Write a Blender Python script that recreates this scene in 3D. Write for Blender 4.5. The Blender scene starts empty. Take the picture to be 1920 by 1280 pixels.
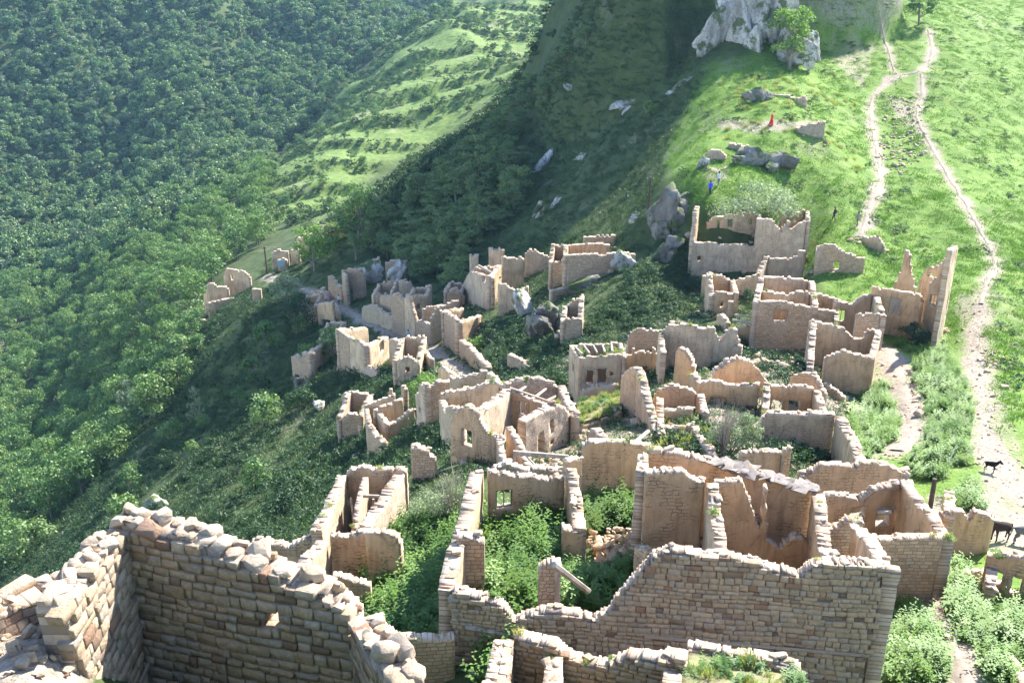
import bpy, bmesh, math, random
import numpy as np
from mathutils import Vector, Matrix, Euler
from mathutils.bvhtree import BVHTree

S = bpy.context.scene
COL = S.collection
random.seed(7)
rng = np.random.default_rng(11)
R = math.radians

# ------------------------------------------------------------------ camera
F = 2000.0 / 1920.0           # focal length over image width
PITCH = R(24.0)
CP, SP = math.cos(PITCH), math.sin(PITCH)
cam_d = bpy.data.cameras.new("camera")
cam_d.sensor_width = 36.0
cam_d.lens = 36.0 * F
cam_d.clip_start = 0.1
cam_d.clip_end = 6000.0
cam = bpy.data.objects.new("camera", cam_d)
COL.objects.link(cam)
cam.location = (0, 0, 0)
cam.rotation_euler = (R(90) - PITCH, 0, 0)
S.camera = cam

# ------------------------------------------------------------------ light
SUN_AZ, SUN_EL = R(41.0), R(39.0)          # azimuth from +Y towards +X
world = bpy.data.worlds.new("World")
S.world = world
world.use_nodes = True
wn = world.node_tree
sky = wn.nodes.new("ShaderNodeTexSky")
sky.sky_type = 'NISHITA'
sky.sun_disc = False
sky.sun_elevation = SUN_EL
sky.sun_rotation = SUN_AZ
sky.altitude = 1500
sky.air_density = 1.0
sky.dust_density = 0.6
bg = wn.nodes["Background"]
wn.links.new(sky.outputs[0], bg.inputs[0])
bg.inputs[1].default_value = 0.15
sun_d = bpy.data.lights.new("sun", 'SUN')
sun_d.energy = 5.0
sun_d.angle = R(0.55)
sun_d.color = (1.0, 0.94, 0.84)
sun = bpy.data.objects.new("sun", sun_d)
COL.objects.link(sun)
sdir = Vector((math.sin(SUN_AZ) * math.cos(SUN_EL), math.cos(SUN_AZ) * math.cos(SUN_EL), math.sin(SUN_EL)))
sun.rotation_euler = sdir.to_track_quat('Z', 'Y').to_euler()
S.view_settings.view_transform = 'Standard'
S.view_settings.look = 'None'
S.view_settings.gamma = 1.0
S.view_settings.use_curve_mapping = False
S.view_settings.exposure = 1.95
S.cycles.use_denoising = True
S.cycles.max_bounces = 5
S.cycles.diffuse_bounces = 3
S.cycles.transmission_bounces = 3
S.cycles.volume_bounces = 0
S.cycles.use_adaptive_sampling = True
S.cycles.adaptive_threshold = 0.02

# ------------------------------------------------------------------ pixel <-> place
def ray(px, py):
    r = (px - 960) / 2000.0
    u = (640 - py) / 2000.0
    return Vector((r, CP + u * SP, -SP + u * CP))
def pt(px, py, Y):
    d = ray(px, py)
    return d * (Y / d.y)
def proj(P):
    P = np.asarray(P, float)
    dep = P[..., 1] * CP - P[..., 2] * SP
    up = P[..., 1] * SP + P[..., 2] * CP
    dep = np.where(dep < 0.5, 0.5, dep)
    return 960 + 2000 * P[..., 0] / dep, 640 - 2000 * up / dep
def depth(p):
    return p[1] * CP - p[2] * SP
def inpoly(px, py, poly):
    ins = np.zeros(px.shape, bool)
    n = len(poly)
    for i in range(n):
        x0, y0 = poly[i]
        x1, y1 = poly[(i + 1) % n]
        if y0 == y1:
            continue
        c = ((y0 > py) != (y1 > py)) & (px < (x1 - x0) * (py - y0) / (y1 - y0) + x0)
        ins ^= c
    return ins

# ------------------------------------------------------------------ numpy noise
def vnoise(P, seed=0):
    P = np.asarray(P, float)
    i = np.floor(P).astype(np.int64)
    f = P - i
    f = f * f * (3 - 2 * f)
    def h(a, b, c):
        n = (a * 374761393 + b * 668265263 + c * 1274126177 + seed * 974711) & 0xffffffff
        n = ((n ^ (n >> 13)) * 1103515245) & 0xffffffff
        n = ((n ^ (n >> 16)) * 1540483477) & 0xffffffff
        return ((n ^ (n >> 15)) & 0xffff) / 65535.0
    x, y, z = i[:, 0], i[:, 1], i[:, 2]
    def L(a, b, t):
        return a + (b - a) * t
    v = L(L(L(h(x, y, z), h(x + 1, y, z), f[:, 0]), L(h(x, y + 1, z), h(x + 1, y + 1, z), f[:, 0]), f[:, 1]),
          L(L(h(x, y, z + 1), h(x + 1, y, z + 1), f[:, 0]), L(h(x, y + 1, z + 1), h(x + 1, y + 1, z + 1), f[:, 0]), f[:, 1]), f[:, 2])
    return v * 2 - 1
def fbm(P, octv=4, seed=0):
    P = np.asarray(P, float)
    s, a, t = 0, 1.0, 0
    for k in range(octv):
        s = s + a * vnoise(P * (2.03 ** k) + k * 17.3, seed + k)
        t += a
        a *= 0.5
    return s / t

# ------------------------------------------------------------------ mesh helpers
def np_mesh(name, V, Fq, mat=None, uv=None, attr=None, smooth=False):
    """V (n,3); Fq (m,k) index array or list of faces"""
    me = bpy.data.meshes.new(name)
    V = np.asarray(V, np.float32)
    if isinstance(Fq, np.ndarray):
        k = Fq.shape[1]
        me.vertices.add(len(V))
        me.vertices.foreach_set("co", V.ravel())
        me.loops.add(Fq.size)
        me.loops.foreach_set("vertex_index", Fq.astype(np.int32).ravel())
        me.polygons.add(len(Fq))
        me.polygons.foreach_set("loop_start", np.arange(0, Fq.size, k, dtype=np.int32))
        me.update(calc_edges=True)
    else:
        me.from_pydata(V.tolist(), [], Fq)
        me.update()
    if uv is not None:
        l = me.uv_layers.new(name="UVMap")
        li = np.zeros(len(me.loops), np.int32)
        me.loops.foreach_get("vertex_index", li)
        l.data.foreach_set("uv", np.asarray(uv, np.float32)[li].ravel())
    if attr:
        for k_, v_ in attr.items():
            a = me.attributes.new(k_, 'FLOAT', 'POINT')
            a.data.foreach_set("value", np.asarray(v_, np.float32))
    if smooth:
        me.polygons.foreach_set("use_smooth", np.ones(len(me.polygons), bool))
    if mat is not None:
        for m in (mat if isinstance(mat, (list, tuple)) else [mat]):
            me.materials.append(m)
    return me
def add(name, me, parent=None, loc=(0, 0, 0), **props):
    o = bpy.data.objects.new(name, me)
    COL.objects.link(o)
    o.location = loc
    if parent is not None:
        o.parent = parent
    for k, v in props.items():
        o[k] = v
    return o
def thing(name, label, cat, loc, group=None):
    o = add(name, None, None, loc, label=label, category=cat, kind="thing")
    o.empty_display_size = 0.3
    if group:
        o["group"] = group
    return o

# ------------------------------------------------------------------ materials
class NT:
    def __init__(s, name):
        s.m = bpy.data.materials.new(name)
        s.m.use_nodes = True
        s.t = s.m.node_tree
        s.b = s.t.nodes["Principled BSDF"]
        s.b.inputs["Roughness"].default_value = 0.9
        s.b.inputs["Specular IOR Level"].default_value = 0.15
    def n(s, typ, **kw):
        nd = s.t.nodes.new("ShaderNode" + typ)
        for k, v in kw.items():
            if k.startswith("i_"):
                key = k[2:].replace("_", " ")
                nd.inputs[key].default_value = v
            else:
                setattr(nd, k, v)
        return nd
    def l(s, a, b):
        s.t.links.new(a, b)
    def ramp(s, fac, stops, interp='LINEAR'):
        r = s.n("ValToRGB")
        r.color_ramp.interpolation = interp
        els = r.color_ramp.elements
        while len(els) < len(stops):
            els.new(0.5)
        for e, (p, c) in zip(els, stops):
            e.position = p
            e.color = (*c, 1) if len(c) == 3 else c
        s.l(fac, r.inputs[0])
        return r.outputs[0]
    def mix(s, fac, a, b, mode='MIX'):
        m = s.n("Mix", data_type='RGBA', blend_type=mode)
        for inp, v in ((m.inputs[0], fac), (m.inputs[6], a), (m.inputs[7], b)):
            if isinstance(v, (int, float)):
                inp.default_value = v
            elif isinstance(v, tuple):
                inp.default_value = (*v, 1)
            else:
                s.l(v, inp)
        return m.outputs[2]
    def noise(s, scale, detail=4, vec=None, rough=0.55):
        nd = s.n("TexNoise")
        nd.inputs["Scale"].default_value = scale
        nd.inputs["Detail"].default_value = detail
        nd.inputs["Roughness"].default_value = rough
        if vec is not None:
            s.l(vec, nd.inputs["Vector"])
        return nd.outputs[0]
    def math(s, op, a, b=0.0):
        m = s.n("Math", operation=op)
        for inp, v in ((m.inputs[0], a), (m.inputs[1], b)):
            if isinstance(v, (int, float)):
                inp.default_value = v
            else:
                s.l(v, inp)
        return m.outputs[0]
    def bump(s, h, strength=0.5, dist=0.05):
        b = s.n("Bump")
        b.inputs["Strength"].default_value = strength
        b.inputs["Distance"].default_value = dist
        s.l(h, b.inputs["Height"])
        s.l(b.outputs[0], s.b.inputs["Normal"])
    def color(s, c):
        if isinstance(c, tuple):
            s.b.inputs["Base Color"].default_value = (*c, 1)
        else:
            s.l(c, s.b.inputs["Base Color"])
    def geo(s):
        return s.n("NewGeometry").outputs["Position"]

def g01(a, b):
    return [(a, (0, 0, 0)), (b, (1, 1, 1))]

STONE_STOPS = [(0.0, (.50, .37, .245)), (.2, (.57, .435, .30)), (.4, (.44, .315, .205)), (.55, (.46, .385, .31)),
               (.7, (.53, .37, .24)), (.84, (.60, .48, .36)), (.93, (.24, .165, .115)), (1.0, (.40, .225, .145))]
def stone_mat(name, many, tint=None, light=1.0):
    q = NT(name)
    if many:
        a = q.n("Attribute", attribute_name="rnd").outputs["Fac"]
    else:
        a = q.n("ObjectInfo").outputs["Random"]
    c = q.ramp(a, [(p, tuple(x * light for x in col)) for p, col in STONE_STOPS])
    pos = q.geo()
    n1 = q.noise(7, 5, pos, .65)
    n2 = q.noise(1.1, 3, pos)
    c = q.mix(q.ramp(n1, g01(.35, .72)), c, q.mix(0.5, c, (.15, .115, .085)))
    c = q.mix(q.ramp(q.noise(30, 4, pos, .7), [(.5, (0, 0, 0)), (.75, (.4, .4, .4))]), c, (.15, .115, .09))
    c = q.mix(q.ramp(n2, [(.5, (0, 0, 0)), (.75, (.5, .5, .5))]), c, (.31, .275, .225))
    if tint:
        c = q.mix(0.45, c, tint)
    q.color(c)
    q.bump(q.math('ADD', q.noise(14, 6, pos, .75), q.math('MULTIPLY', q.noise(4, 3, pos), .8)), 1.0, 0.06)
    return q.m
M_STONE = stone_mat("weathered_stone", False)
M_STONES = stone_mat("weathered_stones", True)
M_COP = stone_mat("pale_loose_stone", False, (.52, .44, .35), 1.05)
M_COPS = stone_mat("pale_loose_stones", True, (.52, .44, .35), 1.05)

def masonry_mat(name, base, mortar, bw=0.34, bh=0.15, grey=0.3, rubble=False):
    """coursed stone seen too far off to pick single stones; uv is metres along / up the wall"""
    q = NT(name)
    uv = q.n("UVMap").outputs[0]
    dist = q.noise(2.2, 2, uv)
    off = q.n("VectorMath", operation='SCALE')
    sub = q.n("VectorMath", operation='SUBTRACT')
    cmb = q.n("CombineXYZ")
    q.l(dist, cmb.inputs[0]); q.l(q.noise(2.9, 2, uv), cmb.inputs[1])
    q.l(cmb.outputs[0], sub.inputs[0]); sub.inputs[1].default_value = (.5, .5, .5)
    q.l(sub.outputs[0], off.inputs[0]); off.inputs["Scale"].default_value = 0.22 if rubble else 0.12
    ad = q.n("VectorMath", operation='ADD')
    q.l(uv, ad.inputs[0]); q.l(off.outputs[0], ad.inputs[1])
    br = q.n("TexBrick", offset=0.43, squash=0.75, squash_frequency=3)
    q.l(ad.outputs[0], br.inputs["Vector"])
    for k, v in (("Scale", 1.0), ("Mortar Size", .016), ("Mortar Smooth", .4), ("Brick Width", bw), ("Row Height", bh), ("Bias", 0.0)):
        br.inputs[k].default_value = v
    br.inputs["Color1"].default_value = (0, 0, 0, 1); br.inputs["Color2"].default_value = (1, 1, 1, 1)
    br.inputs["Mortar"].default_value = (.5, .5, .5, 1)
    c = q.ramp(br.outputs["Color"], [(0, tuple(x * .74 for x in base)), (.3, base), (.55, (base[0] * .95, base[1] * 1.0, base[2] * 1.12)),
                                     (.8, tuple(min(1, x * 1.18) for x in base)), (1, (base[0] * .85, base[1] * .72, base[2] * .66))])
    c = q.mix(q.math('MULTIPLY', br.outputs["Fac"], .8), c, mortar)
    pos = q.geo()
    big = q.noise(.45, 4, pos, .6)
    c = q.mix(q.ramp(big, [(.5, (0, 0, 0)), (.72, (grey, grey, grey))]), c, (.25, .235, .205))
    c = q.mix(q.ramp(q.noise(5, 5, pos, .7), [(.5, (0, 0, 0)), (.8, (.6, .6, .6))]), c, (.17, .13, .1))
    oi = q.n("ObjectInfo").outputs["Random"]
    c = q.mix(1.0, c, q.ramp(oi, [(0, (.9, .9, .93)), (1, (1.06, 1.02, .97))]), 'MULTIPLY')
    q.color(c)
    q.bump(q.math('ADD', q.math('MULTIPLY', br.outputs["Fac"], -1.0), q.math('MULTIPLY', q.noise(9, 5, pos, .7), .9)), .9, .04)
    return q.m
M_WALL = masonry_mat("coursed_stone", (.49, .36, .24), (.19, .14, .095))
M_WALLW = masonry_mat("warm_coursed_stone", (.51, .375, .24), (.21, .15, .10), .38, .17, .2)
M_WALLG = masonry_mat("grey_coursed_stone", (.46, .375, .26), (.19, .155, .11), .3, .14, .4)
M_RUB = masonry_mat("rubble_core", (.52, .40, .295), (.22, .17, .12), .26, .16, .25, True)
M_CORE = masonry_mat("mortar_core", (.27, .21, .16), (.15, .115, .09), .26, .16, .25, True)

def plaster_mat(name, base, stain, worn=.35):
    q = NT(name)
    uv = q.n("UVMap").outputs[0]
    pos = q.geo()
    mp = q.n("Mapping"); q.l(uv, mp.inputs[0]); mp.inputs["Scale"].default_value = (2.6, .32, 1)
    streak = q.noise(1.2, 5, mp.outputs[0], .65)
    big = q.noise(.7, 5, pos, .6)
    fine = q.noise(6, 6, pos, .7)
    c = q.mix(q.ramp(big, g01(.35, .68)), base, tuple(x * .8 for x in base))
    c = q.mix(q.ramp(streak, [(.48, (0, 0, 0)), (.68, (.9, .9, .9))]), c, stain)
    c = q.mix(q.ramp(fine, [(.45, (0, 0, 0)), (.85, (.5, .5, .5))]), c, tuple(x * .55 for x in base))
    # worn patches where the courses show
    cmb = q.n("CombineXYZ"); q.l(q.noise(1.6, 3, uv), cmb.inputs[0]); q.l(q.noise(2.3, 3, uv), cmb.inputs[1])
    sc_ = q.n("VectorMath", operation='SCALE'); q.l(cmb.outputs[0], sc_.inputs[0]); sc_.inputs["Scale"].default_value = .34
    ad_ = q.n("VectorMath", operation='ADD'); q.l(uv, ad_.inputs[0]); q.l(sc_.outputs[0], ad_.inputs[1])
    br = q.n("TexBrick", offset=0.37, squash=.7, squash_frequency=3)
    q.l(ad_.outputs[0], br.inputs["Vector"])
    for k, v in (("Scale", 1.0), ("Mortar Size", .016), ("Mortar Smooth", .7), ("Brick Width", .36), ("Row Height", .16)):
        br.inputs[k].default_value = v
    patch = q.ramp(q.noise(.9, 5, pos, .6), [(.60 - worn * .3, (0, 0, 0)), (.68 - worn * .3, (1, 1, 1))])
    c = q.mix(q.math('MULTIPLY', patch, q.math('MULTIPLY', br.outputs["Fac"], q.ramp(q.noise(3, 3, pos), g01(.3, .6)))), c, (.19, .145, .105))
    vz = q.n("TexVoronoi", feature='DISTANCE_TO_EDGE'); q.l(pos, vz.inputs["Vector"]); vz.inputs["Scale"].default_value = .55
    crack = q.ramp(vz.outputs[0], [(0.0, (.6, .6, .6)), (.018, (0, 0, 0))])
    c = q.mix(q.math('MULTIPLY', crack, q.ramp(big, g01(.45, .6))), c, (.12, .09, .07))
    oi = q.n("ObjectInfo").outputs["Random"]
    c = q.mix(1.0, c, q.ramp(oi, [(0, (.88, .88, .9)), (1, (1.08, 1.03, .98))]), 'MULTIPLY')
    q.color(c)
    h = q.math('ADD', q.math('MULTIPLY', q.math('MULTIPLY', br.outputs["Fac"], patch), -.7), q.math('MULTIPLY', fine, .7))
    q.bump(h, 1.0, .05)
    return q.m
M_PLAS = plaster_mat("clay_plaster", (.585, .43, .27), (.33, .24, .15))
M_PLASW = plaster_mat("ochre_plaster", (.61, .405, .235), (.35, .23, .135))
M_PLASP = plaster_mat("pale_plaster", (.58, .46, .325), (.355, .28, .20), .5)
M_PLASK = plaster_mat("pinkish_plaster", (.585, .41, .265), (.335, .24, .155), .5)

def simple_mat(name, a, b, scale=6, bump=.3, stretch=None, rough=.9):
    q = NT(name)
    if stretch:
        tc = q.n("TexCoord").outputs["Object"]
        mp = q.n("Mapping"); q.l(tc, mp.inputs[0]); mp.inputs["Scale"].default_value = stretch
        v = mp.outputs[0]
    else:
        v = q.geo()
    n = q.noise(scale, 5, v, .65)
    q.color(q.mix(q.ramp(n, g01(.35, .65)), a, b))
    q.b.inputs["Roughness"].default_value = rough
    q.bump(n, bump, .03)
    return q.m
M_WOOD = simple_mat("grey_weathered_timber", (.40, .35, .30), (.20, .165, .135), 5, .6, (1, 1, .15))
M_DWOOD = simple_mat("dark_timber", (.10, .075, .06), (.05, .038, .03), 5, .5, (1, 1, .15))
M_SLATE = simple_mat("roof_slate", (.26, .225, .205), (.15, .13, .115), 3, .5)
M_TRUNK = simple_mat("grey_bark", (.26, .23, .19), (.13, .11, .09), 6, .6, (1, 1, .3))
M_TWIG = simple_mat("bare_twigs", (.36, .32, .28), (.24, .20, .17), 6, .2)
M_DARK = simple_mat("dark_room", (.05, .04, .035), (.03, .025, .02), 2, .2)

def rock_mat(name="limestone_rock", k=1.0):
    q = NT(name)
    pos = q.geo()
    mp = q.n("Mapping"); q.l(pos, mp.inputs[0]); mp.inputs["Scale"].default_value = (1, 1, .35)
    n = q.noise(.5, 7, mp.outputs[0], .62)
    n2 = q.noise(2.3, 6, pos, .65)
    c = q.ramp(n, [(p_, tuple(x * k for x in c_)) for p_, c_ in [(.34, (.20, .185, .17)), (.5, (.38, .365, .345)), (.62, (.52, .50, .47)), (.75, (.36, .29, .24))]])
    c = q.mix(q.ramp(n2, [(.5, (0, 0, 0)), (.66, (.8, .8, .8))]), c, (.15, .14, .12))
    geo = q.n("NewGeometry")
    sx = q.n("SeparateXYZ"); q.l(geo.outputs["Normal"], sx.inputs[0])
    up = q.ramp(sx.outputs[2], [(.55, (0, 0, 0)), (.85, (1, 1, 1))])
    moss = q.math('MULTIPLY', up, q.ramp(q.noise(.8, 4, pos), g01(.42, .56)))
    c = q.mix(moss, c, (.075, .10, .03))
    c = q.mix(q.ramp(q.noise(.35, 6, pos, .65), [(.53, (0, 0, 0)), (.58, (.9, .9, .9))]), c, (.06, .09, .03))
    q.color(c)
    q.bump(q.math('ADD', n, q.math('MULTIPLY', n2, .6)), 1.0, .25)
    return q.m
M_ROCK = rock_mat()
M_ROCKG = rock_mat('grey_rock', .42)  # darker copy of the limestone: grey tone plus shade put into the colour

def leaf_mat(name, cols, trans=.3, hue=.06, rough=.55):
    q = NT(name)
    oi = q.n("ObjectInfo").outputs["Random"]
    at = q.n("Attribute", attribute_name="rnd").outputs["Fac"]
    v = q.math('ADD', q.math('MULTIPLY', oi, .62), q.math('MULTIPLY', at, .38))
    st = [(i / (len(cols) - 1), c) for i, c in enumerate(cols)]
    c = q.ramp(v, st)
    d = q.n("BsdfDiffuse"); q.l(c, d.inputs[0])
    t = q.n("BsdfTranslucent"); q.l(q.mix(1.0, c, (1.1, 1.2, .65), 'MULTIPLY'), t.inputs[0])
    mx = q.n("MixShader"); mx.inputs[0].default_value = trans
    q.l(d.outputs[0], mx.inputs[1]); q.l(t.outputs[0], mx.inputs[2])
    gl = q.n("BsdfGlossy"); gl.inputs["Roughness"].default_value = rough; gl.inputs[0].default_value = (.6, .65, .6, 1)
    m2 = q.n("MixShader"); m2.inputs[0].default_value = .045
    q.l(mx.outputs[0], m2.inputs[1]); q.l(gl.outputs[0], m2.inputs[2])
    q.l(m2.outputs[0], q.t.nodes["Material Output"].inputs[0])
    return q.m
ML_FOREST = leaf_mat("forest_leaves", [(.03, .08, .04), (.06, .13, .05), (.085, .155, .055), (.14, .215, .07), (.09, .13, .085), (.05, .10, .05)], .28)
ML_TREE = leaf_mat("tree_leaves", [(.05, .115, .034), (.08, .16, .045), (.13, .21, .06), (.09, .15, .07)], .34)
ML_POPLAR = leaf_mat("poplar_leaves", [(.08, .14, .055), (.125, .19, .07), (.18, .24, .09)], .4)
ML_BUSH = leaf_mat("bush_leaves", [(.016, .045, .018), (.028, .068, .024), (.05, .10, .032)])  # leaf green lowered so the colour itself carries the shade
ML_LIGHT = leaf_mat("light_green_leaves", [(.11, .20, .04), (.15, .25, .055), (.19, .28, .08)], .4)
ML_SILVER = leaf_mat("silvery_leaves", [(.15, .20, .11), (.22, .27, .16), (.28, .33, .22)])
ML_HERB = leaf_mat("nettle_leaves", [(.04, .105, .015), (.07, .155, .022), (.125, .215, .038)], .38)
ML_GRASS = leaf_mat("meadow_grass", [(.075, .165, .02), (.105, .205, .03), (.15, .235, .045)], .3)
ML_WEED = leaf_mat("tall_weed_leaves", [(.07, .155, .024), (.115, .215, .034), (.18, .265, .055)], .35)
ML_SLOPE = leaf_mat("slope_herbs", [(.025, .06, .022), (.045, .085, .03), (.085, .12, .05)], .25)  # herb green darkened too, slope shade put into the leaf colour
ML_DRY = leaf_mat("dry_grass", [(.30, .30, .12), (.24, .27, .10), (.36, .33, .16)], .4)
# ------------------------------------------------------------------ terrain
CTRL_PX = """0 1250 11.2|60 1180 11.9|1700 1250 30.5|1850 1250 29.5|1700 1200 33|1760 1080 40|1800 1000 45|1880 1020 43|1900 930 50|1850 870 55
1700 880 55|1700 830 60|1690 750 70|1670 670 79|1840 700 74|1840 570 90|1900 600 87|1850 470 110|1750 655 84|1720 640 86|1920 780 63
1620 430 115|1560 400 119|1650 320 138|1633 200 165|1727 140 180|1752 100 190|1730 50 205|1655 30 213|1900 300 150|1900 100 205|1900 0 250|1820 380 125|1760 250 155
1295 532 111|1400 524 111|1340 528 111|1450 514 111|1510 512 111|1383 556 100|1580 534 101|1530 526 102|1625 535 100|1650 490 107|1540 470 109|1400 372 121|1330 360 120|1446 238 140|1360 240 141|1500 240 140|1400 285 133|1350 322 127|1500 200 150|1450 187 151|1400 110 175|1400 30 190|1500 90 190|1330 100 180|1600 100 190
1300 250 150|1200 200 185|1110 0 260|1200 0 240|1300 0 215|1100 100 235|1000 200 235|1000 350 185|1100 300 170|1200 400 135|1100 420 143|980 450 152|1240 335 128|1250 420 121|1200 520 107|1150 600 97|1050 640 94|1300 600 94|1380 640 87|1200 640 89
1075 760 77|1300 680 79|1450 680 75|1417 665 86|1515 690 79|1550 720 72|1633 771 70|1500 865 54|1250 800 57|1150 810 57|1000 880 51|880 870 51|960 920 45|830 950 44
760 870 66|799 806 72|725 838 78|700 900 66|650 950 56|600 970 60|560 1000 56|500 1000 62|640 700 112|760 700 102|800 690 98|865 705 99|765 640 124|700 612 138|650 578 153|620 560 161|550 535 178|500 515 190
580 460 205|520 500 195|430 560 182|390 605 172|470 570 168|600 800 98|550 720 118|450 650 150|400 750 138|300 850 122|450 900 90|300 950 96|200 1000 98|100 1050 108|0 1100 115|0 1000 150|150 900 150|0 850 210|200 750 215|100 700 260|250 600 235|350 500 260
0 600 330|150 550 340|0 500 400|200 400 430|300 450 330|0 300 520|200 200 560|0 0 640|300 0 660|450 150 590|550 250 490|480 310 420|650 130 600|740 70 690|700 0 760|480 0 700|780 30 850|860 0 900
540 400 295|640 380 305|600 330 335|720 330 335|620 270 370|720 270 370|820 270 365|700 200 420|800 200 415|880 200 410|780 120 490|860 120 485|950 120 480|820 50 560|900 50 555|1000 40 560|1060 0 600|930 0 620|960 240 215|900 290 204|800 362 194|700 402 194|620 442 203|800 420 183|900 450 163|850 500 158|750 480 183|950 560 127|900 600 117|960 620 108|1000 680 91|960 690 93|1069 556 111|860 660 112|730 560 150|680 500 170""".replace("\n", "|")
CTRL_XYZ = [(0, -4, -2.0), (-8, -4, -4), (8, -4, -5), (0, 3, -5.6), (-5, 5, -7.2), (6, 5, -9), (-8.5, 9, -9.2), (-8, 11.5, -9.7), (-12, 13, -11),
            (-4.2, 11.3, -11.9), (-3.2, 12.8, -12.2), (-2.5, 10.6, -11.8), (2, 14, -15.5), (0, 20, -21.5), (8, 20, -22.5), (14, 22, -25), (3, 26, -25.6), (10, 26, -26.3),
            (-3, 25.5, -25), (-6, 18.5, -18.5), (-10, 24, -27), (-16, 30, -35),
            (-3, 33, -26.4), (-4, 38, -28.3), (1, 31, -25.1), (1, 38, -26.1), (4.8, 36, -25.6), (5, 41, -27), (9, 33, -25), (9, 38, -25.6), (14, 39, -28.8), (15, 33, -28.2), (-10, 41, -31), (-14, 46, -36),
            (30, 22, -30), (45, 40, -42), (70, 70, -55), (110, 130, -62), (190, 240, -60), (400, 600, -60), (900, 1300, -80),
            (-60, 40, -62), (-90, 70, -85), (-140, 120, -118), (-230, 220, -140), (-420, 420, -140), (-600, 640, -70), (-1000, 1200, -60),
            (-300, 900, -30), (-150, 1300, -70), (100, 800, -45), (400, 1400, -60), (0, 1500, -60), (160, 320, -30), (60, 330, -28)]
C0 = 12.0
pts = []
for t_ in CTRL_PX.split("|"):
    a = [float(v) for v in t_.split()]
    if len(a) == 3:
        pts.append(tuple(pt(*a)))
pts += CTRL_XYZ
pts = np.array(pts)
def uvmap(x, y):
    Yp = y + C0
    return x / Yp, 0.42 * np.log(Yp), Yp
cu, cv, cy = uvmap(pts[:, 0], pts[:, 1])
cf = pts[:, 2] / cy
def U(r2):
    return 0.5 * r2 * np.log(r2 + 1e-12)
n_ = len(cf)
K = U((cu[:, None] - cu[None]) ** 2 + (cv[:, None] - cv[None]) ** 2) + np.eye(n_) * 2e-4
Pm = np.stack([np.ones(n_), cu, cv], 1)
Am = np.block([[K, Pm], [Pm.T, np.zeros((3, 3))]])
W_ = np.linalg.solve(Am, np.concatenate([cf, np.zeros(3)]))
NU, NV = 440, 940
gu = np.linspace(-.80, .80, NU)
gl_ = np.linspace(math.log(8.0), math.log(1560.0), NV)
GU, GL = np.meshgrid(gu, gl_)
YP = np.exp(GL)
GX, GY = GU * YP, YP - C0
uu, vv = GU.ravel(), 0.42 * GL.ravel()
zz = np.full(uu.shape, W_[n_]) + W_[n_ + 1] * uu + W_[n_ + 2] * vv
for i in range(n_):
    zz += W_[i] * U((uu - cu[i]) ** 2 + (vv - cv[i]) ** 2)
GZ = (zz * YP.ravel()).reshape(GX.shape)
# never above the camera, so that the valley box of air can close over it
GZ = np.minimum(GZ, -1.5)
flat = np.stack([GX.ravel(), GY.ravel(), GZ.ravel()], 1)
PXg, PYg = proj(flat)
TERR = [(470, 345), (560, 260), (640, 160), (745, 80), (840, 10), (1000, -60), (1120, -60), (1085, 40), (960, 170), (880, 225), (700, 320), (590, 425), (470, 420)]
tm = inpoly(PXg, PYg, TERR) & (flat[:, 1] > 195)
tm = tm.reshape(GX.shape).astype(float)
for _ in range(6):
    tm = (tm + np.roll(tm, 1, 0) + np.roll(tm, -1, 0) + np.roll(tm, 1, 1) + np.roll(tm, -1, 1)) / 5
# field terraces: level strips along the slope with steep earth banks between them
wob = fbm(np.stack([GX.ravel() / 45, GY.ravel() / 70, GX.ravel() * 0], 1), 3, 5).reshape(GX.shape)
per = 15.0 + 5 * np.clip((GY - 300) / 200, 0, 1)
q_ = (GY + GX * .12) / 30.0 + wob * .8
fr = q_ - np.floor(q_)
bank = np.where(fr < .2, fr / .2, 1 - (fr - .2) / .8)
hb = 2.5 + .9 * vnoise(np.stack([np.floor(q_).ravel() * 3.7, GX.ravel() / 60, GX.ravel() * 0], 1), 4).reshape(GX.shape)
GZ = GZ + bank * hb * tm
# small relief
n1 = fbm(np.stack([GX.ravel() / 9, GY.ravel() / 9, GX.ravel() * 0], 1), 4, 21).reshape(GX.shape)
n2 = fbm(np.stack([GX.ravel() / 2.2, GY.ravel() / 2.2, GX.ravel() * 0], 1), 3, 31).reshape(GX.shape)
n3 = fbm(np.stack([GX.ravel() / 70, GY.ravel() / 70, GX.ravel() * 0], 1), 4, 41).reshape(GX.shape)
amp = np.clip((YP - 50) / 80, .12, 1)
GZ = GZ + n1 * .8 * amp + n2 * .22 * np.clip(amp * 1.3, .35, 1) + n3 * 9 * np.clip((YP - 240) / 250, 0, 1)
rut = fbm(np.stack([(GX.ravel() + GY.ravel() * .3) / 55, GY.ravel() / 210, GX.ravel() * 0], 1), 3, 77).reshape(GX.shape)
GZ = GZ + rut * 30 * np.clip((YP - 380) / 200, 0, 1)
GZ = np.minimum(GZ, -1.4)
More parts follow.
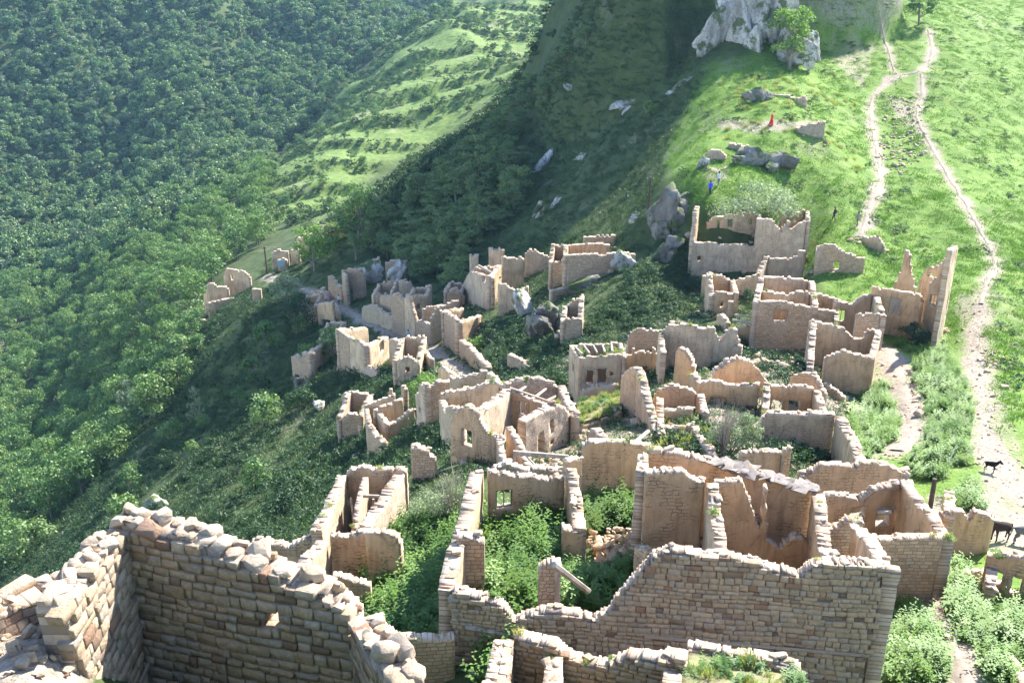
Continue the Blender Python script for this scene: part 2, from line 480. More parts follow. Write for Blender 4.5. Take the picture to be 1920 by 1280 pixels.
# unseen summit raised above the cliff, shaped to shade the middle slope
sa, sb = np.array([51.0, 215.0]), np.array([48.0, 248.0])
tt = np.clip(((GX - sa[0]) * (sb - sa)[0] + (GY - sa[1]) * (sb - sa)[1]) / ((sb - sa) @ (sb - sa)), 0, 1)
rs = np.hypot(GX - sa[0] - tt * (sb - sa)[0], GY - sa[1] - tt * (sb - sa)[1])
shade_summit = 41 - (2.35 + 2.4 * np.clip((GX - 26) / 14, 0, 1)) * np.maximum(rs - 9.5, 0) + 3 * n1 + 1.5 * n3
kk = 1.5
GZ = np.where(shade_summit > GZ - 8, np.logaddexp(GZ / kk, shade_summit / kk) * kk, GZ)
flat = np.stack([GX.ravel(), GY.ravel(), GZ.ravel()], 1)
PXg, PYg = proj(flat)
PXg2, PYg2 = PXg.reshape(GX.shape), PYg.reshape(GX.shape)
idx = np.arange(NU * NV).reshape(NV, NU)
quads = np.stack([idx[:-1, :-1], idx[:-1, 1:], idx[1:, 1:], idx[1:, :-1]], -1).reshape(-1, 4)
def hgt(x, y):
    x = np.asarray(x, float); y = np.asarray(y, float)
    Yp = np.maximum(y + C0, 8.01)
    a = (x / Yp - gu[0]) / (gu[1] - gu[0])
    b = (np.log(Yp) - gl_[0]) / (gl_[1] - gl_[0])
    a = np.clip(a, 0, NU - 1.001); b = np.clip(b, 0, NV - 1.001)
    i = a.astype(int); j = b.astype(int)
    fa, fb = a - i, b - j
    return (GZ[j, i] * (1 - fa) + GZ[j, i + 1] * fa) * (1 - fb) + (GZ[j + 1, i] * (1 - fa) + GZ[j + 1, i + 1] * fa) * fb
BV = BVHTree.FromPolygons(flat.tolist(), quads.tolist())
def hit(px, py, Yd=None):
    """the point of the ground that the photograph shows at a pixel"""
    d = ray(px, py).normalized()
    loc, nrm, i, ds = BV.ray_cast(Vector((0, 0, 0)), d, 3000)
    if loc is None:
        p = pt(px, py, Yd or 200)
        return Vector((p.x, p.y, float(hgt(p.x, p.y))))
    return loc
def at(px, py, Y):
    """stand something at forward distance Y under a pixel column"""
    p = pt(px, py, Y)
    return Vector((p.x, p.y, float(hgt(p.x, p.y))))

# paths as lines on the ground -----------------------------------------------------------------
PATHS = [
    ("village_path", "", 1.3, [(500, 518), (545, 532), (575, 546), (605, 560), (640, 574), (665, 592), (700, 612), (760, 637), (812, 657), (846, 682), (872, 706)]),
    ("hillside_path", "", .75, [(1740, 56), (1752, 98), (1727, 136), (1682, 141), (1653, 163), (1633, 187), (1633, 233), (1643, 277), (1650, 313), (1650, 350), (1632, 383), (1622, 415), (1612, 445)]),
    ("steep_path", "", 0.4, [(1648, 17), (1657, 67), (1668, 100), (1676, 134)]),
    ("descending_path", "", .6, [(1727, 140), (1731, 180), (1717, 213), (1730, 247), (1757, 293), (1790, 350), (1815, 390), (1842, 440), (1864, 480), (1866, 500), (1852, 525), (1838, 570)]),
    ("village_lane", "", 1.7, [(1662, 655), (1678, 690), (1700, 745), (1714, 790), (1703, 825), (1680, 845)]),
    ("lower_lane", "", .8, [(1765, 1050), (1758, 1100), (1754, 1140), (1768, 1180), (1792, 1225), (1815, 1290)]),
    ("stony_track", "", 1.1, [(1838, 570), (1830, 625), (1836, 700), (1845, 780), (1848, 830), (1872, 875), (1925, 935)]),
]
path_lines = []
for nm, _, w, pl in PATHS:
    P3 = []
    for a, b in zip(pl[:-1], pl[1:]):
        for k in range(6):
            f = k / 6
            P3.append(hit(a[0] + (b[0] - a[0]) * f, a[1] + (b[1] - a[1]) * f))
    P3.append(hit(*pl[-1]))
    xy = np.array([(p.x, p.y) for p in P3])
    for _ in range(3):
        xy[1:-1] = (xy[:-2] + xy[1:-1] * 2 + xy[2:]) / 4
    path_lines.append((nm, w, xy))
def path_dist(x, y):
    d = np.full(x.shape, 99.0)
    for nm, w, xy in path_lines:
        bx0, by0 = xy.min(0) - 8; bx1, by1 = xy.max(0) + 8
        m = (x > bx0) & (x < bx1) & (y > by0) & (y < by1)
        if not m.any():
            continue
        xs, ys = x[m], y[m]
        dd = np.full(xs.shape, 99.0)
        for a, b in zip(xy[:-1], xy[1:]):
            ab = b - a
            t = np.clip(((xs - a[0]) * ab[0] + (ys - a[1]) * ab[1]) / (ab @ ab + 1e-9), 0, 1)
            dd = np.minimum(dd, np.hypot(xs - a[0] - t * ab[0], ys - a[1] - t * ab[1]))
        d[m] = np.minimum(d[m], dd - w * .5)
    return d
PD = path_dist(flat[:, 0], flat[:, 1])
nd1 = fbm(flat * np.array([.6, .6, 0]) + 3, 3, 9)
dirt = np.clip(1 - (PD + nd1 * .9) / .8, 0, 1) * (flat[:, 1] < 240)
BARE = [([(1060, 670), (1240, 600), (1400, 600), (1660, 640), (1650, 860), (1300, 900), (1060, 890), (920, 890), (900, 800)], 44, 90, .55),
        ([(-60, 1130), (110, 1090), (150, 1170), (175, 1300), (-60, 1300)], 0, 14, 1.0),
        ([(1735, 925), (1800, 930), (1850, 885), (1930, 880), (1930, 1060), (1868, 1040), (1800, 965), (1745, 985)], 38, 62, .9),
        ([(1790, 555), (1850, 530), (1862, 640), (1880, 760), (1930, 880), (1840, 880), (1815, 740)], 50, 100, .3),
        ([(1345, 222), (1440, 228), (1545, 225), (1540, 240), (1420, 250), (1345, 238)], 130, 150, .8),
        ([(1315, 318), (1365, 312), (1365, 335), (1330, 345)], 115, 135, .8),
        ([(1740, 1000), (1780, 1000), (1770, 1160), (1800, 1230), (1760, 1180), (1740, 1130)], 28, 46, .8),
        ([(1660, 180), (1720, 190), (1725, 240), (1690, 235)], 140, 175, .55), ([(1560, 60), (1640, 90), (1620, 170), (1560, 110)], 150, 200, .5)]
for poly, y0, y1, s in BARE:
    m = inpoly(PXg, PYg, poly) & (flat[:, 1] > y0) & (flat[:, 1] < y1)
    dirt = np.maximum(dirt, m * np.clip(s + nd1 * .6, 0, 1))
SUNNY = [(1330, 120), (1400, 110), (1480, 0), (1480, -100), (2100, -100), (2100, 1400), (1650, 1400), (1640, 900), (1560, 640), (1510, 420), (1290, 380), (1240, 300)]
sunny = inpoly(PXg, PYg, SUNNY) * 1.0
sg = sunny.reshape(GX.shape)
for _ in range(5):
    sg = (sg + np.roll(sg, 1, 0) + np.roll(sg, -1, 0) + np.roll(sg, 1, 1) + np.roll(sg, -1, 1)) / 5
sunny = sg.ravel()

def ground_mat():
    q = NT("hillside_ground")
    pos = q.geo()
    a = q.n("Attribute", attribute_name="dirt").outputs["Fac"]
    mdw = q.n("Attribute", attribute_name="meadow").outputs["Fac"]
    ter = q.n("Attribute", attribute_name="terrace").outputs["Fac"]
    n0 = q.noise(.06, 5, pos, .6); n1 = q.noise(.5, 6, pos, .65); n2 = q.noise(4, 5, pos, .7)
    slope = q.ramp(n1, [(.3, (.026, .045, .015)), (.5, (.05, .075, .024)), (.66, (.075, .096, .036)), (.8, (.11, .11, .05))])  # slope tone darkened: part of its shade lies in this colour
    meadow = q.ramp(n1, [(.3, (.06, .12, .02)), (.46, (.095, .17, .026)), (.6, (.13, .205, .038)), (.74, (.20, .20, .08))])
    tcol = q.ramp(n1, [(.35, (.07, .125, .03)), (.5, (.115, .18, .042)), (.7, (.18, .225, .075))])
    c = q.mix(mdw, slope, meadow)  # lighter tone inside the sunny outline, shade-darkened slope tone elsewhere
    c = q.mix(q.math('MULTIPLY', ter, .85), c, tcol)
    earth = q.ramp(n2, [(.3, (.15, .12, .09)), (.5, (.27, .225, .18)), (.7, (.37, .32, .27))])
    c = q.mix(q.math('MULTIPLY', q.ramp(n2, [(.55, (0, 0, 0)), (.75, (.5, .5, .5))]), 1.0), c, (.06, .05, .035))
    geo = q.n("NewGeometry")
    sx = q.n("SeparateXYZ"); q.l(geo.outputs["Normal"], sx.inputs[0])
    steep = q.ramp(q.math('ADD', sx.outputs[2], q.math('MULTIPLY', n1, .3)), [(.34, (1, 1, 1)), (.46, (0, 0, 0))])
    rockc = q.ramp(q.noise(1.2, 6, pos, .7), [(.35, (.13, .115, .095)), (.55, (.30, .275, .24)), (.7, (.22, .17, .13))])
    c = q.mix(q.math('MULTIPLY', steep, .75), c, rockc)
    bare = q.ramp(q.math('ADD', n0, q.math('MULTIPLY', n2, .25)), [(.72, (0, 0, 0)), (.82, (.6, .6, .6))])
    c = q.mix(bare, c, (.22, .195, .14))
    c = q.mix(a, c, earth)
    q.color(c)
    q.bump(q.math('ADD', q.math('MULTIPLY', n1, 1.5), n2), .9, .16)
    return q.m
M_GROUND = ground_mat()
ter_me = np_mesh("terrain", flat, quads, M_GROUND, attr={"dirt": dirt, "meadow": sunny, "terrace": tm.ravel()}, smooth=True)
add("terrain", ter_me, kind="structure", label="grassy mountain ridge falling away to a wooded valley")

M_PATH = simple_mat("trodden_earth", (.29, .245, .20), (.17, .14, .11), 2.2, .8)
for nm, w, xy in path_lines:
    if nm == "stony_track":
        continue
    seg = np.hypot(*np.diff(xy, axis=0).T); s = np.concatenate([[0], np.cumsum(seg)])
    n = max(8, int(s[-1] / .8))
    ss = np.linspace(0, s[-1], n)
    c = np.stack([np.interp(ss, s, xy[:, 0]), np.interp(ss, s, xy[:, 1])], 1)
    tg = np.gradient(c, axis=0); tg /= np.linalg.norm(tg, axis=1)[:, None] + 1e-9
    nr = np.stack([-tg[:, 1], tg[:, 0]], 1)
    V = []
    for k in range(5):
        f = (k - 2) / 2
        ww = w * .5 * (1 + .55 * vnoise(np.stack([ss * .7, ss * 0 + k // 3, ss * 0], 1), 3))
        p = c + nr * (f * ww)[:, None]
        off = .10 if abs(f) < .9 else -.06
        z = hgt(p[:, 0], p[:, 1]) + off
        V.append(np.column_stack([p, z]))
    V = np.stack(V, 1).reshape(-1, 3)
    id2 = np.arange(n * 5).reshape(n, 5)
    Q = np.stack([id2[:-1, :-1], id2[:-1, 1:], id2[1:, 1:], id2[1:, :-1]], -1).reshape(-1, 4)
    add(nm, np_mesh(nm, V, Q, M_PATH, smooth=True), kind="structure")

# ------------------------------------------------------------------ stones
def stone_proto(kind, seed):
    """a squared block with worn arrises, or an angular lump cut by random planes"""
    r = np.random.default_rng(seed)
    bm = bmesh.new()
    bmesh.ops.create_cube(bm, size=1.0)
    if kind == "block":
        for v in bm.verts:
            v.co += Vector(r.normal(0, .03, 3))
        bmesh.ops.bevel(bm, geom=bm.edges[:], offset=.035, segments=1, affect='EDGES')
    else:
        for v in bm.verts:
            v.co += Vector(r.normal(0, .10, 3))
        for k in range(9):
            nn = Vector(r.normal(0, 1, 3)); nn.normalize()
            g = bm.verts[:] + bm.edges[:] + bm.faces[:]
            res = bmesh.ops.bisect_plane(bm, geom=g, plane_co=nn * r.uniform(.40, .56), plane_no=nn, clear_outer=True)
            ed = [e for e in res['geom_cut'] if isinstance(e, bmesh.types.BMEdge)]
            if len(ed) > 2:
                bmesh.ops.contextual_create(bm, geom=ed)
        bmesh.ops.bevel(bm, geom=bm.edges[:], offset=.03, segments=1, affect='EDGES')
    bmesh.ops.triangulate(bm, faces=bm.faces[:])
    bm.verts.index_update()
    V = np.array([v.co[:] for v in bm.verts])
    Fc = np.array([[v.index for v in f.verts] for f in bm.faces])
    bm.free()
    return V, Fc
BLOCKS = [stone_proto('block', 100 + i) for i in range(10)]
LOOSE = [stone_proto('lump', 200 + i) for i in range(12)]
BLOCK_ME = [np_mesh("block_stone", v, f, M_STONE) for v, f in BLOCKS]
LOOSE_ME = [np_mesh("loose_stone", v, f, M_COP) for v, f in LOOSE]
LOOSE_ME2 = [np_mesh("rubble_stone", v, f, M_STONE) for v, f in LOOSE]
def joined_stones(mats, protos, mat, name="stones"):
    """mats: list of 4x4 numpy"""
    VV, FF, RR = [], [], []
    o = 0
    for m in mats:
        v, f = protos[rng.integers(len(protos))]
        VV.append(v @ m[:3, :3].T + m[:3, 3]); FF.append(f + o); o += len(v)
        RR.append(np.full(len(v), rng.random()))
    return np_mesh(name, np.concatenate(VV), np.concatenate(FF), mat, attr={"rnd": np.concatenate(RR)})
def stone_objs(mats, meshes, parent, name="stone"):
    for m in mats:
        o = bpy.data.objects.new(name, meshes[rng.integers(len(meshes))])
        COL.objects.link(o)
        o.parent = parent
        o.matrix_local = Matrix(m.tolist())
def mtx(loc, ang, sc, tilt=.0):
    e = Euler((rng.normal(0, tilt), rng.normal(0, tilt), ang + rng.normal(0, tilt)))
    m = e.to_matrix().to_4x4()
    M = np.array(m)
    M[:3, :3] = M[:3, :3] * np.array(sc)[None]
    M[:3, 3] = loc
    return M

# ------------------------------------------------------------------ walls
TOPS = []
FALL = []
def Yb(px, py):
    return hit(px, py).y
class House:
    def __init__(s, name, label, cat, p, group=None):
        """p: pixel + distance of a base point"""
        b = pt(*p)
        s.loc = Vector((b.x, b.y, min(b.z, float(hgt(b.x, b.y)))))
        s.o = thing(name, label, cat, s.loc, group)
        s.left = 300
        s.log = []
    def beam(s, p0, p1, r=.09, name="beam", mat=None, sides=6):
        p0, p1 = Vector(p0), Vector(p1)
        me = tube([p0 - s.loc, p1 - s.loc], [r, r * .85], sides, mat or M_WOOD)
        return add(name, me, s.o)
    def wall(s, A, B, mids=(), t=.5, mat=M_PLAS, ops=(), base=None, cell=None, cop=1.0, cmat=None, face=None, ch=.17, drop=9.0, name="wall", label=None, rag=1.0, flip=False):
        a3, b3 = pt(*A), pt(*B)
        a, b = np.array(a3[:2]), np.array(b3[:2])
        L = float(np.linalg.norm(b - a))
        d = (b - a) / L
        n = np.array([d[1], -d[0]])
        mid = (a + b) / 2
        if n @ (-mid) < 0:
            n = -n
        if flip:
            n = -n
        prof = [(0.0, a3.z), (L, b3.z)]
        def on_plane(px, py):
            r = ray(px, py)
            dn = r.x * n[0] + r.y * n[1]
            k = (a @ n) / dn
            q = r * k
            return float((np.array((q.x, q.y)) - a) @ d), q.z
        for m in mids:
            if len(m) == 2:
                prof.append(on_plane(*m))
            else:
                Y = m[2]
                sx = (Y - a[1]) / (b[1] - a[1]) * L
                prof.append((sx, pt(960, m[1], Y).z))
        prof = [(min(max(p, 0), L), z) for p, z in prof]
        prof.sort(key=lambda q: q[0])
        ps = np.array([p[0] for p in prof]) + np.arange(len(prof)) * 1e-5
        pz = np.array([p[1] for p in prof])
        dep = depth((mid[0], mid[1], pz.mean()))
        if cell is None:
            cell = min(max(.0021 * dep, .08), .36)
        t = t * .86 if dep > 30 else t
        rr = np.random.default_rng(int(abs(A[0] * 13 + A[1] * 7 + B[0] * 3)) + 5)
        def top(x):
            return np.interp(x, ps, pz)
        xs = np.linspace(0, L, max(3, int(L / 1.0) + 2))
        zb = np.inf
        gb = []
        for off in (.3, -t - .3):
            gb.append(hgt(a[0] + d[0] * xs + n[0] * off, a[1] + d[1] * xs + n[1] * off))
        gb = np.minimum(gb[0], gb[1]) - .5
        gb = np.maximum(gb, top(xs) - drop)
        if base is not None:
            gb = np.minimum(gb, pt(960, base[0], (A[2] + B[2]) / 2).z)
        def bot(x):
            return np.interp(x, xs, gb)
        s.log.append((s.o.name, [round(v, 1) for v in (L, (top(xs) - gb).max() - .5, dep)]))
        # openings
        O = []
        for op in ops:
            x0, y0, x1, y1 = op[:4]
            p = on_plane(x0, (y0 + y1) / 2)[0]; q = on_plane(x1, (y0 + y1) / 2)[0]
            zt = on_plane((x0 + x1) / 2, y0)[1]; zl = on_plane((x0 + x1) / 2, y1)[1]
            O.append((min(p, q), max(p, q), zl, zt, op[4] if len(op) > 4 else ""))
        zmin, zmax = gb.min(), pz.max() + .15
        def lines(lo, hi, extra, c):
            k = max(2, int(round((hi - lo) / c)))
            g = np.linspace(lo, hi, k + 1)
            for e in extra:
                if lo < e < hi:
                    j = int(np.argmin(abs(g - e)))
                    if 0 < j < len(g) - 1:
                        g[j] = e
            return np.sort(g)
        SX = lines(0, L, [v for o in O for v in o[:2]], cell)
        SZ = lines(zmin, zmax, [v for o in O for v in o[2:4]], cell * .9)
        cs = (SX[:-1] + SX[1:]) / 2; cz = (SZ[:-1] + SZ[1:]) / 2
        tp = top(cs) + rr.normal(0, .22, len(cs)) * cell * rag + fbm(np.stack([cs * .9 + A[0], cs * 0, cs * 0 + A[1]], 1), 3, 66) * .2 * rag
        sol = (cz[None] < tp[:, None]) & (cz[None] > bot(cs)[:, None] - cell)
        for p, q, zl, zt, _ in O:
            sol &= ~(((cs > p) & (cs < q))[:, None] & ((cz > zl) & (cz < zt))[None])
        nx, nz = len(SX), len(SZ)
        # vertices: front and back lattice
        X, Z = np.meshgrid(SX, SZ, indexing='ij')
        pad = np.zeros((nx + 1, nz + 1), bool)
        pad[1:-1, 1:-1] = sol
        cnt = pad[:-1, :-1].astype(int) + pad[1:, :-1] + pad[:-1, 1:] + pad[1:, 1:]
        edge = (cnt > 0) & (cnt < 4)
        edge[0, :] = edge[-1, :] = False
        core = face is not None
        VV = []
        for side in (0, 1):
            off = -(.05 if core else 0.0) if side == 0 else -t
            P = np.stack([a[0] + d[0] * X + n[0] * off, a[1] + d[1] * X + n[1] * off, Z], -1).reshape(-1, 3)
            dn = (fbm(P * .55, 3, 3) * .10 + vnoise(P * 3.1, 8) * .022) * (.5 if core else 1)
            dn = dn.reshape(X.shape)
            jx = rr.uniform(-.28, .28, X.shape) * cell * edge
            jz = rr.uniform(-.25, .25, X.shape) * cell * edge
            P = P.reshape(*X.shape, 3)
            P[..., 0] += n[0] * dn + d[0] * jx
            P[..., 1] += n[1] * dn + d[1] * jx
            P[..., 2] += jz
            VV.append(P.reshape(-1, 3))
        N = nx * nz
        V = np.concatenate(VV) - np.array(s.loc)
        uv = np.concatenate([np.stack([X.ravel() + A[0] * .1, Z.ravel()], 1)] * 2)
        id_ = np.arange(N).reshape(nx, nz)
        faces, mi = [], []
        ii, jj = np.nonzero(sol)
        v00, v10, v11, v01 = id_[ii, jj], id_[ii + 1, jj], id_[ii + 1, jj + 1], id_[ii, jj + 1]
        rt = n[0] * d[1] - n[1] * d[0]
        fr_ = np.stack([v00, v10, v11, v01], 1)
        bk_ = np.stack([v00 + N, v01 + N, v11 + N, v10 + N], 1)
        faces += [fr_, bk_]; mi += [np.zeros(len(fr_), int), np.zeros(len(bk_), int)]
        for di, dj in ((1, 0), (-1, 0), (0, 1), (0, -1)):
            nb = pad[ii + 1 + di, jj + 1 + dj]
            k = ~nb
            I, J = ii[k], jj[k]
            if di == 1: p, q = id_[I + 1, J], id_[I + 1, J + 1]
            elif di == -1: p, q = id_[I, J + 1], id_[I, J]
            elif dj == 1: p, q = id_[I + 1, J + 1], id_[I, J + 1]
            else: p, q = id_[I, J], id_[I + 1, J]
            f = np.stack([p, p + N, q + N, q], 1)
            faces.append(f); mi.append(np.ones(len(f), int))
        Fc = np.concatenate(faces); mi = np.concatenate(mi)
        used = np.unique(Fc); rem = np.full(2 * N, -1); rem[used] = np.arange(len(used))
        me = np_mesh(name, V[used], rem[Fc], [M_CORE if core else mat, M_RUB], uv=uv[used])
        me.polygons.foreach_set("material_index", mi.astype(np.int32))
        w = add(name, me, s.o)
        if label:
            w["label"] = label
        ang = math.atan2(d[1], d[0])
        loc = np.array(s.loc)
        def W3(x, off, z):
            return np.array([a[0] + d[0] * x + n[0] * off, a[1] + d[1] * x + n[1] * off, z]) - loc
        # stones laid in courses on the face
        if face:
            ms, sz_ = [], []
            z = zmin + .02
            while z < zmax + .1:
                h = ch * rr.uniform(.75, 1.3)
                x = rr.uniform(-.2, 0)
                while x < L:
                    l = min(max(rr.lognormal(math.log(.32 * face), .33), .11), .8)
                    xc, zc = x + l / 2, z + h / 2
                    i = min(max(int(np.searchsorted(SX, xc)) - 1, 0), nx - 2); j = min(max(int(np.searchsorted(SZ, zc)) - 1, 0), nz - 2)
                    if 0 <= xc <= L and sol[i, j] and zc < tp[i] + .02 and rr.random() < .985:
                        pr = rr.uniform(-.012, .022)
                        ms.append(mtx(W3(xc, pr - .10, zc + .03 * math.sin(x * 1.7 + z) + rr.normal(0, .008)), ang, (max(l - .018, .08), .24, h * rr.uniform(.94, 1.02) - .016), .025 if face < 1.05 else .05))
                    x += l
                z += h
            ms = [m for m in ms if True]
            px, py = proj(np.array([m[:3, 3] + loc for m in ms]))
            inf = (px > -20) & (px < 1940) & (py > 0) & (py < 1300)
            big = np.array([m[:3, 0] @ m[:3, 0] for m in ms]) * inf
            order = np.argsort(-big)
            k = min(s.left, int(inf.sum()), 290)
            s.left -= k
            stone_objs([ms[i] for i in order[:k]], BLOCK_ME, w)
            rest = [ms[i] for i in order[k:]]
            if rest:
                add("stones", joined_stones(rest, BLOCKS, M_STONES), w, kind="stuff")
        # loose stones left along the broken top
        if cop:
            ms = []
            x = 0.0
            sz = (.24 if dep < 20 else .19) * cop
            while x < L:
                l = sz * float(np.clip(rr.lognormal(0, .42), .45, 2.0))
                na = 1 if t < .4 else 2
                for k in range(na):
                    if rr.random() < (.9 if dep < 20 else .26 if dep < 66 else .18):
                        hh = l * rr.uniform(.35, .85) if dep < 20 else l * rr.uniform(.18, .55)
                        off = -t * (k + .5 + rr.uniform(-.2, .2)) / na
                        i = min(max(int(np.searchsorted(SX, x + l / 2)) - 1, 0), nx - 2)
                        col = np.nonzero(sol[i])[0]
                        if len(col):
                            zt = SZ[col[-1] + 1]
                            ms.append(mtx(W3(x + l / 2, off, zt + hh * rr.uniform(.0, .3)), ang + rr.uniform(-.5, .5), (l * rr.uniform(.8, 1.1), min(t / na * 1.15, l * rr.uniform(.7, 1.2)), hh), .14))
                x += l * rr.uniform(.7, 1.1)
            if ms:
                if dep < 64 and s.left > 0:
                    k = min(len(ms), s.left)
                    s.left -= k
                    stone_objs(ms[:k], LOOSE_ME + LOOSE_ME2, w)
                    ms = ms[k:]
                if ms:
                    add("top_stones", joined_stones(ms, LOOSE, M_COPS), w, kind="stuff")
        if 24 < dep < 150:
            for k in range(int(L * 2.2)):
                x, of_ = rr.uniform(-.2, L + .2), rr.choice([1, -1]) * (.05 + rr.exponential(.45))
                of_ = of_ if of_ > 0 else of_ - t
                gx, gy = a[0] + d[0] * x + n[0] * of_, a[1] + d[1] * x + n[1] * of_
                if vnoise(np.array([[gx, gy, 0]]) * .35, 9)[0] > -.25:
                    FALL.append((gx, gy, float(hgt(gx, gy)), dep))
        if 24 < dep < 130:
            for k in range(int(L * .7)):
                x = rr.uniform(0, L)
                i = min(max(int(np.searchsorted(SX, x)) - 1, 0), nx - 2)
                col = np.nonzero(sol[i])[0]
                if len(col) and vnoise(np.array([[a[0] + d[0] * x, a[1] + d[1] * x, 0]]) * .4, 5)[0] > .0:
                    TOPS.append(W3(x, -t * rr.uniform(.2, .8), SZ[col[-1] + 1] - .02) + loc)
        # timber at the openings
        for p, q, zl, zt, fl in O:
            if "l" in fl:
                bm_ = box((q - p + .5, t + .06, .13), M_WOOD)
                o = add("lintel", bm_, w, tuple(W3((p + q) / 2, -t / 2, zt - .02))); o.rotation_euler.z = ang
            if "f" in fl:
                fw = .07
                wf = add("window_frame", frame_mesh(q - p, zt - zl, fw, .09), w, tuple(W3((p + q) / 2, -t * .45, (zl + zt) / 2))); wf.rotation_euler.z = ang
            if "d" in fl:
                o = add("shutter", shutter_mesh(q - p, zt - zl), w, tuple(W3((p + q) / 2, -.12, (zl + zt) / 2))); o.rotation_euler.z = ang + (0 if rt < 0 else 0)
        return dict(a=a, d=d, n=n, L=L, top=top, o=w, W3=lambda x, off, z: W3(x, off, z) + loc, ang=ang)

def tube(P, rad, sides=6, mat=None, smooth=True):
    V, Fc = [], []
    P = [Vector(p) for p in P]
    for i, p in enumerate(P):
        tg = (P[min(i + 1, len(P) - 1)] - P[max(i - 1, 0)])
        if tg.length < 1e-6:
            tg = Vector((0, 0, 1))
        tg.normalize()
        up = Vector((0, 0, 1)) if abs(tg.z) < .9 else Vector((1, 0, 0))
        u = tg.cross(up).normalized(); v = tg.cross(u)
        for k in range(sides):
            an = 2 * math.pi * k / sides
            V.append(p + (u * math.cos(an) + v * math.sin(an)) * rad[i])
    n = len(P)
    for i in range(n - 1):
        for k in range(sides):
            a, b = i * sides + k, i * sides + (k + 1) % sides
            Fc.append((a, b, b + sides, a + sides))
    Fc.append(tuple(range(sides)))
    Fc.append(tuple(range((n - 1) * sides, n * sides)))
    return np_mesh("tube", [tuple(v) for v in V], Fc, mat, smooth=False)
def box(s, mat, bev=.012):
    bm = bmesh.new()
    bmesh.ops.create_cube(bm, size=1.0)
    bmesh.ops.scale(bm, vec=s, verts=bm.verts)
    if bev:
        bmesh.ops.bevel(bm, geom=bm.edges[:], offset=min(bev, min(s) * .3), segments=1, affect='EDGES')
    me = bpy.data.meshes.new("box"); bm.to_mesh(me); bm.free()
    me.materials.append(mat)
    return me
def boxes(bl, mat):
    V, Fc = [], []
    for c, s in bl:
        o = len(V)
        for dx in (-.5, .5):
            for dy in (-.5, .5):
                for dz in (-.5, .5):
                    V.append((c[0] + dx * s[0], c[1] + dy * s[1], c[2] + dz * s[2]))
        for f in ((0, 1, 3, 2), (4, 6, 7, 5), (0, 4, 5, 1), (2, 3, 7, 6), (0, 2, 6, 4), (1, 5, 7, 3)):
            Fc.append(tuple(o + i for i in f))
    return np_mesh("boxes", V, Fc, mat)
def frame_mesh(w, h, f, dp):
    return boxes([((-(w - f) / 2, 0, 0), (f, dp, h)), (((w - f) / 2, 0, 0), (f, dp, h)), ((0, 0, (h - f) / 2), (w - 2 * f, dp * .96, f)), ((0, 0, -(h - f) / 2), (w - 2 * f, dp * .96, f)),
                  ((0, .004, 0), (f * .6, dp * .6, h - 2 * f))], M_WOOD)
def shutter_mesh(w, h):
    b = []
    for k in range(8):
        b.append(((-w / 2 + w * (k + .5) / 8, 0, 0), (w / 8 * .8, .05, h * .98)))
    for z in (-.46, 0, .46):
        b.append(((0, -.035, z * h), (w, .05, .1)))
    return boxes(b, M_WOOD)
# ------------------------------------------------------------------ the ruins, near to far
HOUSES = []
def house(name, label, cat, p):
    h = House(name, label, cat, p)
    HOUSES.append(h)
    return h

# foreground enclosure of rough stone
h = house("ruined_enclosure", "rough stone enclosure wall capped with boulders in the left foreground", "wall", (400, 1270, 13.2))
h.wall((205, 985, 13.65), (655, 1158, 12.6), [(300, 992), (340, 1000), (420, 1045), (470, 1068), (520, 1085), (600, 1118)], t=.5, face=.82, ch=.17, cop=.95,
       ops=[(493, 1142, 528, 1185, "")], drop=6)
h.wall((655, 1158, 12.6), (728, 1296, 10.9), [(None, 1205, 12.0), (None, 1250, 11.4)], t=.5, face=.82, ch=.17, cop=.95, drop=6)
h.wall((232, 1010, 13.5), (128, 1150, 11.5), [(None, 1045, 12.9), (None, 1095, 12.2)], t=.42, face=.82, ch=.17, cop=1.0, drop=6, flip=False)
h.wall((225, 1040, 13.6), (-60, 1150, 11.9), [(170, 1075), (100, 1110), (40, 1130)], t=.5, mat=M_RUB, cop=1.0, drop=3)

# near broken wall at the bottom edge
h = house("ruined_wall", "pale broken wall top with squared corner at the bottom centre", "wall", (1100, 1290, 23.5))
h.wall((962, 1203, 25), (1285, 1242, 23.5), [(986, 1209), (1036, 1212), (1056, 1231), (1105, 1246), (1136, 1250), (1174, 1236), (1233, 1240)], t=.6, face=1.0, ch=.16, cop=1.35, drop=5)
h.wall((962, 1203, 25), (940, 1300, 22), [], t=.55, face=1.0, ch=.16, cop=1.35, drop=5)
h.wall((1052, 1228, 24.6), (1050, 1300, 22.2), [], t=.5, mat=M_WALL, cop=1.2, drop=4)
h2 = h
h = house("turf_roof", "turf covered slab roof with tall grass below the great front wall", "roof", (1390, 1290, 22.5))
h.wall((1286, 1214, 25), (1500, 1258, 24), [(1330, 1217), (1420, 1240)], t=.5, face=1.1, ch=.18, cop=1.6, drop=5)
h.wall((1286, 1214, 25), (1275, 1310, 22), [], t=.5, mat=M_WALL, cop=1.4, drop=5)
TURF = [(h, [(1286, 1214, 25), (1500, 1258, 24), (1530, 1330, 21), (1270, 1320, 21.5)], -.12)]

